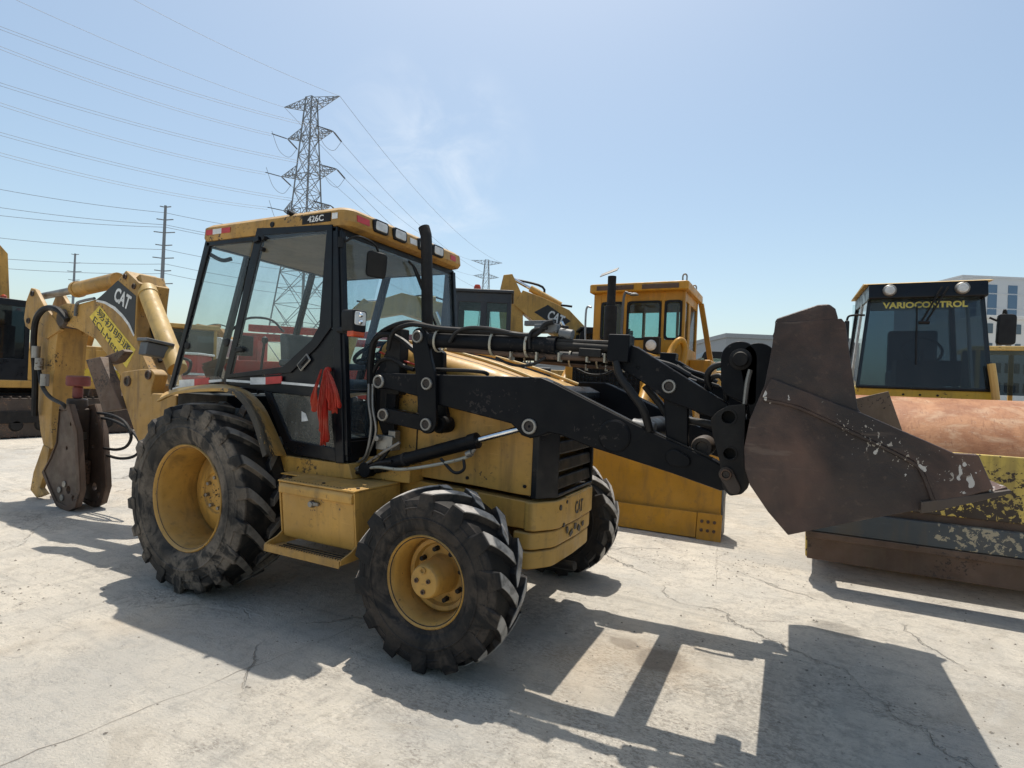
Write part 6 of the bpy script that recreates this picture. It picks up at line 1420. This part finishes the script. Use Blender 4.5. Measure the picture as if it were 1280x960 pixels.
# ================================================================== far: pylons, poles, wires, buildings
def bars_mesh(segs, r, n=4):
    b = MB()
    for a, c in segs: b.cyl(a, c, r, n=n, caps=False)
    return b
PY_H = 46.
def pylon(label, loc, rz, group):
    t = thing('transmission_tower', label, 'pylon', loc, rz, group); LOCAL.add(t.name)
    def hw(z): return 4.2 - 2.5 * (z / 26.) if z < 26 else 1.7 - 1.1 * ((z - 26) / 20.)
    legs = []; br = []
    zs = [0, 7, 13, 18, 22, 25.5, 28, 31, 33.6, 36.6, 39.6, 42.2, 44.4, 46]
    for i in range(len(zs) - 1):
        z0, z1 = zs[i], zs[i + 1]; h0, h1 = hw(z0), hw(z1)
        c0 = [Vector((sx * h0, sy * h0, z0)) for sx, sy in ((-1, -1), (1, -1), (1, 1), (-1, 1))]; c1 = [Vector((sx * h1, sy * h1, z1)) for sx, sy in ((-1, -1), (1, -1), (1, 1), (-1, 1))]
        for k in range(4):
            j = (k + 1) % 4
            legs.append((c0[k], c1[k])); br += [(c0[k], c1[j]), (c0[j], c1[k]), (c1[k], c1[j])]
            if z1 - z0 > 4: m0 = (c0[k] + c1[k]) / 2; m1 = (c0[j] + c1[j]) / 2; br.append((m0, m1))
    for k in range(4): bars_mesh(legs[k::4], .11).build('leg', GREYM2, t, 0)
    bars_mesh(br, .055).build('lattice', GREYM2, t, 0)['kind'] = 'stuff'
    tips = []
    for z, L in ((44.4, 5.6), (39.6, 4.6), (33.6, 5.6), (28.0, 4.8)):
        for s in (-1, 1):
            sg = []; h = hw(z); tip = Vector((s * L, 0, z + (1.0 if z > 44 else .5)))
            up = [Vector((s * h, y * h, z + 1.3)) for y in (-1, 1)]; dn = [Vector((s * h, y * h, z - .2)) for y in (-1, 1)]
            for p in up + dn: sg.append((p, tip))
            for f in (.25, .5, .75):
                q = [p.lerp(tip, f) for p in up + dn]; sg += [(q[0], q[2]), (q[1], q[3]), (q[0], q[1]), (q[2], q[3])]
                g = [p.lerp(tip, f - .25) for p in up + dn]; sg += [(g[0], q[2]), (g[1], q[3]), (g[2], q[3])]
            bars_mesh(sg, .05).build('cross_arm', GREYM2, t, 0)
            tips.append((z, s, tip))
    return t, tips
GREYM2 = flat('pylon_steel', (.20, .215, .23), .6, .3)
INS = flat('insulator', (.035, .035, .04), .5)
WIRE = flat('wire', (.20, .22, .25), .6)
dP = 88.0
pb = loc2(374, 470, dP); PA, tipsA = pylon('tall steel lattice power pylon rising behind the loader cab', (pb.x, pb.y, 0), R_(4), 'power pylons')
pb2 = loc2(602, 480, 196.); PB, tipsB = pylon('small distant lattice power pylon left of the raised yellow boom', (pb2.x, pb2.y, 0), R_(40), 'power pylons')
def world_tip(t, v): return Matrix.Translation(t.location) @ Matrix.Rotation(t.rotation_euler[2], 4, 'Z') @ v
def sag(a, c, s, n=14): return [a.lerp(c, i / n) - Vector((0, 0, s * 4 * (i / n) * (1 - i / n))) for i in range(n + 1)]
def wire(a, c, s, label, r=.03):
    r *= .8
    b = MB(); b.tube(sag(a, c, s), r, 5, 1, False); o = b.build('power_line', WIRE, None, 0); return tag(o, label, 'power line', 'power lines')
# next tower of the line stands outside the frame, to the left and nearer
OFF = [((44.4, -1), (-60, -38)), ((44.4, 1), (60, -60)), ((39.6, -1), (-60, 34)), ((39.6, 1), (-60, 10)), ((33.6, -1), (-60, 108)), ((33.6, 1), (-60, 84)), ((28.0, -1), (-60, 174)), ((28.0, 1), (-60, 148))]
words = {44.4: 'top', 39.6: 'upper', 33.6: 'middle', 28.0: 'lower'}
for (z, s), (ex_, ey_) in OFF:
    tip = [world_tip(PA, v) for zz, ss, v in tipsA if zz == z and ss == s][0]
    end = loc2(ex_, ey_, 62.)
    side = 'left' if s < 0 else 'right'
    dv = (end - tip).normalized(); start = tip
    if z < 44:
        b = MB(); st = tip + dv * 2.6
        for k in range(9): b.lathe([(.0, -.05), (.17, -.02), (.17, .03), (0, .06)], tip + dv * (.4 + k * .25), 'Z', 8)
        b.cyl(tip, st, .06, n=6); b.v = [tuple(Vector(v) - PA.location) for v in b.v]
        o = bpy.data.objects.new('x', None); bpy.data.objects.remove(o)
        oi = b.build('insulator_string', INS, None, 0); oi.parent = PA; oi.matrix_parent_inverse = Matrix.Rotation(-PA.rotation_euler[2], 4, 'Z'); start = st
    wire(start, end, .9, f'{words[z]} wire leaving the {side} arm of the tall pylon towards the left edge')
    if z < 44: wire(start + Vector((0, 0, -.35)), end + Vector((0, 0, -.35)), .9, f'{words[z]} twin wire below the {side} arm line running to the left edge', .03)
    # span on to the distant pylon
    t2 = [world_tip(PB, v) for zz, ss, v in tipsB if zz == z and ss == s][0]; start = tip
    if z < 44:
        dv = (t2 - tip).normalized(); st = tip + dv * 2.6 + Vector((0, 0, -.5)); b = MB()
        for k in range(9): b.lathe([(.0, -.05), (.17, -.02), (.17, .03), (0, .06)], tip.lerp(st, .15 + k * .1), 'Z', 8)
        b.cyl(tip, st, .06, n=6); b.v = [tuple(Vector(v) - PA.location) for v in b.v]; oi = b.build('insulator_string', INS, None, 0); oi.parent = PA; oi.matrix_parent_inverse = Matrix.Rotation(-PA.rotation_euler[2], 4, 'Z'); start = st
        b = MB(); e0 = tip + (loc2(*OFF[0][1], 62.) - tip).normalized() * 2.6; b.tube([st, st.lerp(e0, .3) - Vector((0, 0, 2.2)), st.lerp(e0, .7) - Vector((0, 0, 2.2)), e0], .035, 5, 5); b.v = [tuple(Vector(v) - PA.location) for v in b.v]; oi = b.build('jumper_loop', WIRE, None, 0); oi.parent = PA; oi.matrix_parent_inverse = Matrix.Rotation(-PA.rotation_euler[2], 4, 'Z')
    wire(start, t2, 4.0, f'{words[z]} wire spanning from the {side} arm of the tall pylon to the distant pylon', .04)
# steel poles with short arms
def pole(label, px, py_top, py_base, d):
    top = loc2(px, py_top, d); H = top.z; t = thing('power_pole', label, 'pole', (top.x, top.y, 0), 0, 'steel power poles'); LOCAL.add(t.name)
    MB().cyl((0, 0, 0), (0, 0, H), .45, .22, 12).build('shaft', GREYM2, t, 0)
    for k in range(7):
        z = H - .3 - k * 2.3; a = Vector((CR.x, CR.y, 0)).normalized(); L = (1.0, 1.5, 1.9, 1.5, 1.9, 1.5, 1.9)[k]
        for s in (-1, 1):
            MB().bar((0, 0, z), a * s * L + Vector((0, 0, z + .15)), .14, .16).build('cross_arm', GREYM2, t, 0)
    return t, H
T1, H1 = pole('taller steel power pole with stubby arms left of the cab roof', 207, 257, 450, 100.)
T2, H2 = pole('shorter steel power pole farther off above the boom cylinder', 94, 317, 450, 150.)
for k, (y0, y1) in enumerate(((225, 266), (250, 281), (262, 284), (290, 312), (318, 330), (330, 342))):
    a = loc2(-60, y0, 90.); c = loc2(207, y1, 100.); e = loc2(420, y1 + 30, 140.)
    wire(a, c, .5, ('topmost', 'second', 'third', 'fourth', 'fifth', 'lowest')[k] + ' thin wire from the left edge to the taller steel pole', .05)
    wire(c, e, .8, ('topmost', 'second', 'third', 'fourth', 'fifth', 'lowest')[k] + ' thin wire from the taller steel pole behind the cab', .05)
# buildings on the right
def building(name, label, px0, px1, py_top, d, depth, wall, cols, rows, win, base_z=0, roofc=None, ww=.6, wh=.6, vertical=False):
    a, c = loc2(px0, py_top, d), loc2(px1, py_top, d); H = a.z; mid = (a + c) / 2; L = (Vector((c.x - a.x, c.y - a.y, 0))).length; rz = math.atan2(CR.y, CR.x)
    t = thing(name, label, 'building', (mid.x, mid.y, 0), rz); LOCAL.add(t.name)
    w_ = MB().box((0, depth / 2, H / 2), (L, depth, H)).build('wall', wall, t, .05)
    MB().box((0, depth / 2, H + .3), (L + .4, depth + .4, .6)).build('roof', roofc or wall, t, .05)
    cw = L / cols; rh = H / rows
    me = None
    for i in range(cols):
        for j in range(rows):
            if vertical and j: continue
            z0 = rh * (j + .5); hh = rh * wh
            if vertical: z0, hh = H * .5, H * .9
            x = -L / 2 + cw * (i + .5)
            if me is None:
                q = MB().box((0, 0, 0), (cw * ww, .12, hh)).build('window', win, t, 0); me = q.data; q.location = (x, -.05, z0)
            else:
                q = bpy.data.objects.new('window', me); COL.objects.link(q); q.parent = t; q.location = (x, -.05, z0)
    for k in range(rows):
        if vertical: MB().box((0, -.04, rh * (k + 1) - .2), (L, .14, .35)).build('floor_band', wall, t, 0)
    return t
FACADE = flat('facade_grey', (.50, .53, .56), .6); FACW = flat('facade_white', (.62, .62, .60), .7); CURT = flat('curtain_glass', (.10, .16, .24), .12, .3); WIN = flat('window_glass', (.07, .10, .13), .1); SHED = flat('shed_grey', (.22, .24, .26), .7)
building('office_tower', 'grey high-rise with dark vertical glass strips behind the road roller', 1203, 1330, 346, 170., 30, FACADE, 5, 9, CURT, ww=.45, vertical=True)
MBt = building('office_block', 'white low office block with rows of windows right of the roller mirror', 1232, 1420, 398, 95., 18, FACW, 16, 5, WIN, ww=.55, wh=.5)
building('warehouse', 'long grey flat-roofed warehouse behind the bucket top', 908, 1075, 422, 75., 20, SHED, 10, 2, WIN, ww=.3, wh=.25)
building('warehouse', 'long low pale warehouse far behind the left machines', -200, 560, 446, 120., 18, FACW, 24, 1, WIN, ww=.4, wh=.35)
building('warehouse', 'low grey shed on the far side of the yard behind the bulldozer', 560, 900, 452, 110., 18, SHED, 14, 1, WIN, ww=.4, wh=.3)

# loose grit and pebbles on the concrete
def grit():
    rnd = random.Random(3); b = MB()
    cl = [(rnd.uniform(-3.5, 6.5), rnd.uniform(-2.8, 2.4)) for _ in range(26)]
    for k in range(3200):
        x, y = rnd.uniform(-3.5, 6.5), rnd.uniform(-3.0, 2.6)
        if k % 2: q = rnd.choice(cl); x, y = q[0] + rnd.gauss(0, .35), q[1] + rnd.gauss(0, .18)
        r = rnd.choice((.003, .003, .004, .004, .005, .006, .009)) * rnd.uniform(.7, 1.2)
        n = 5; a0 = rnd.random() * 6; vs = [(x + r * rnd.uniform(.7, 1.2) * math.cos(a0 + i * 1.2566), y + r * rnd.uniform(.7, 1.2) * math.sin(a0 + i * 1.2566), .001) for i in range(n)] + [(x + rnd.uniform(-.3, .3) * r, y, r * rnd.uniform(.6, 1.1))]
        b.add(vs, [(i, (i + 1) % n, n) for i in range(n)])
    o = b.build('grit', GRITM, None, 0); o['kind'] = 'stuff'; o['label'] = 'loose grit and small stones scattered on the concrete'; o['category'] = 'grit'
GRITM = flat('grit_stone', (.24, .215, .18), .9)
grit()
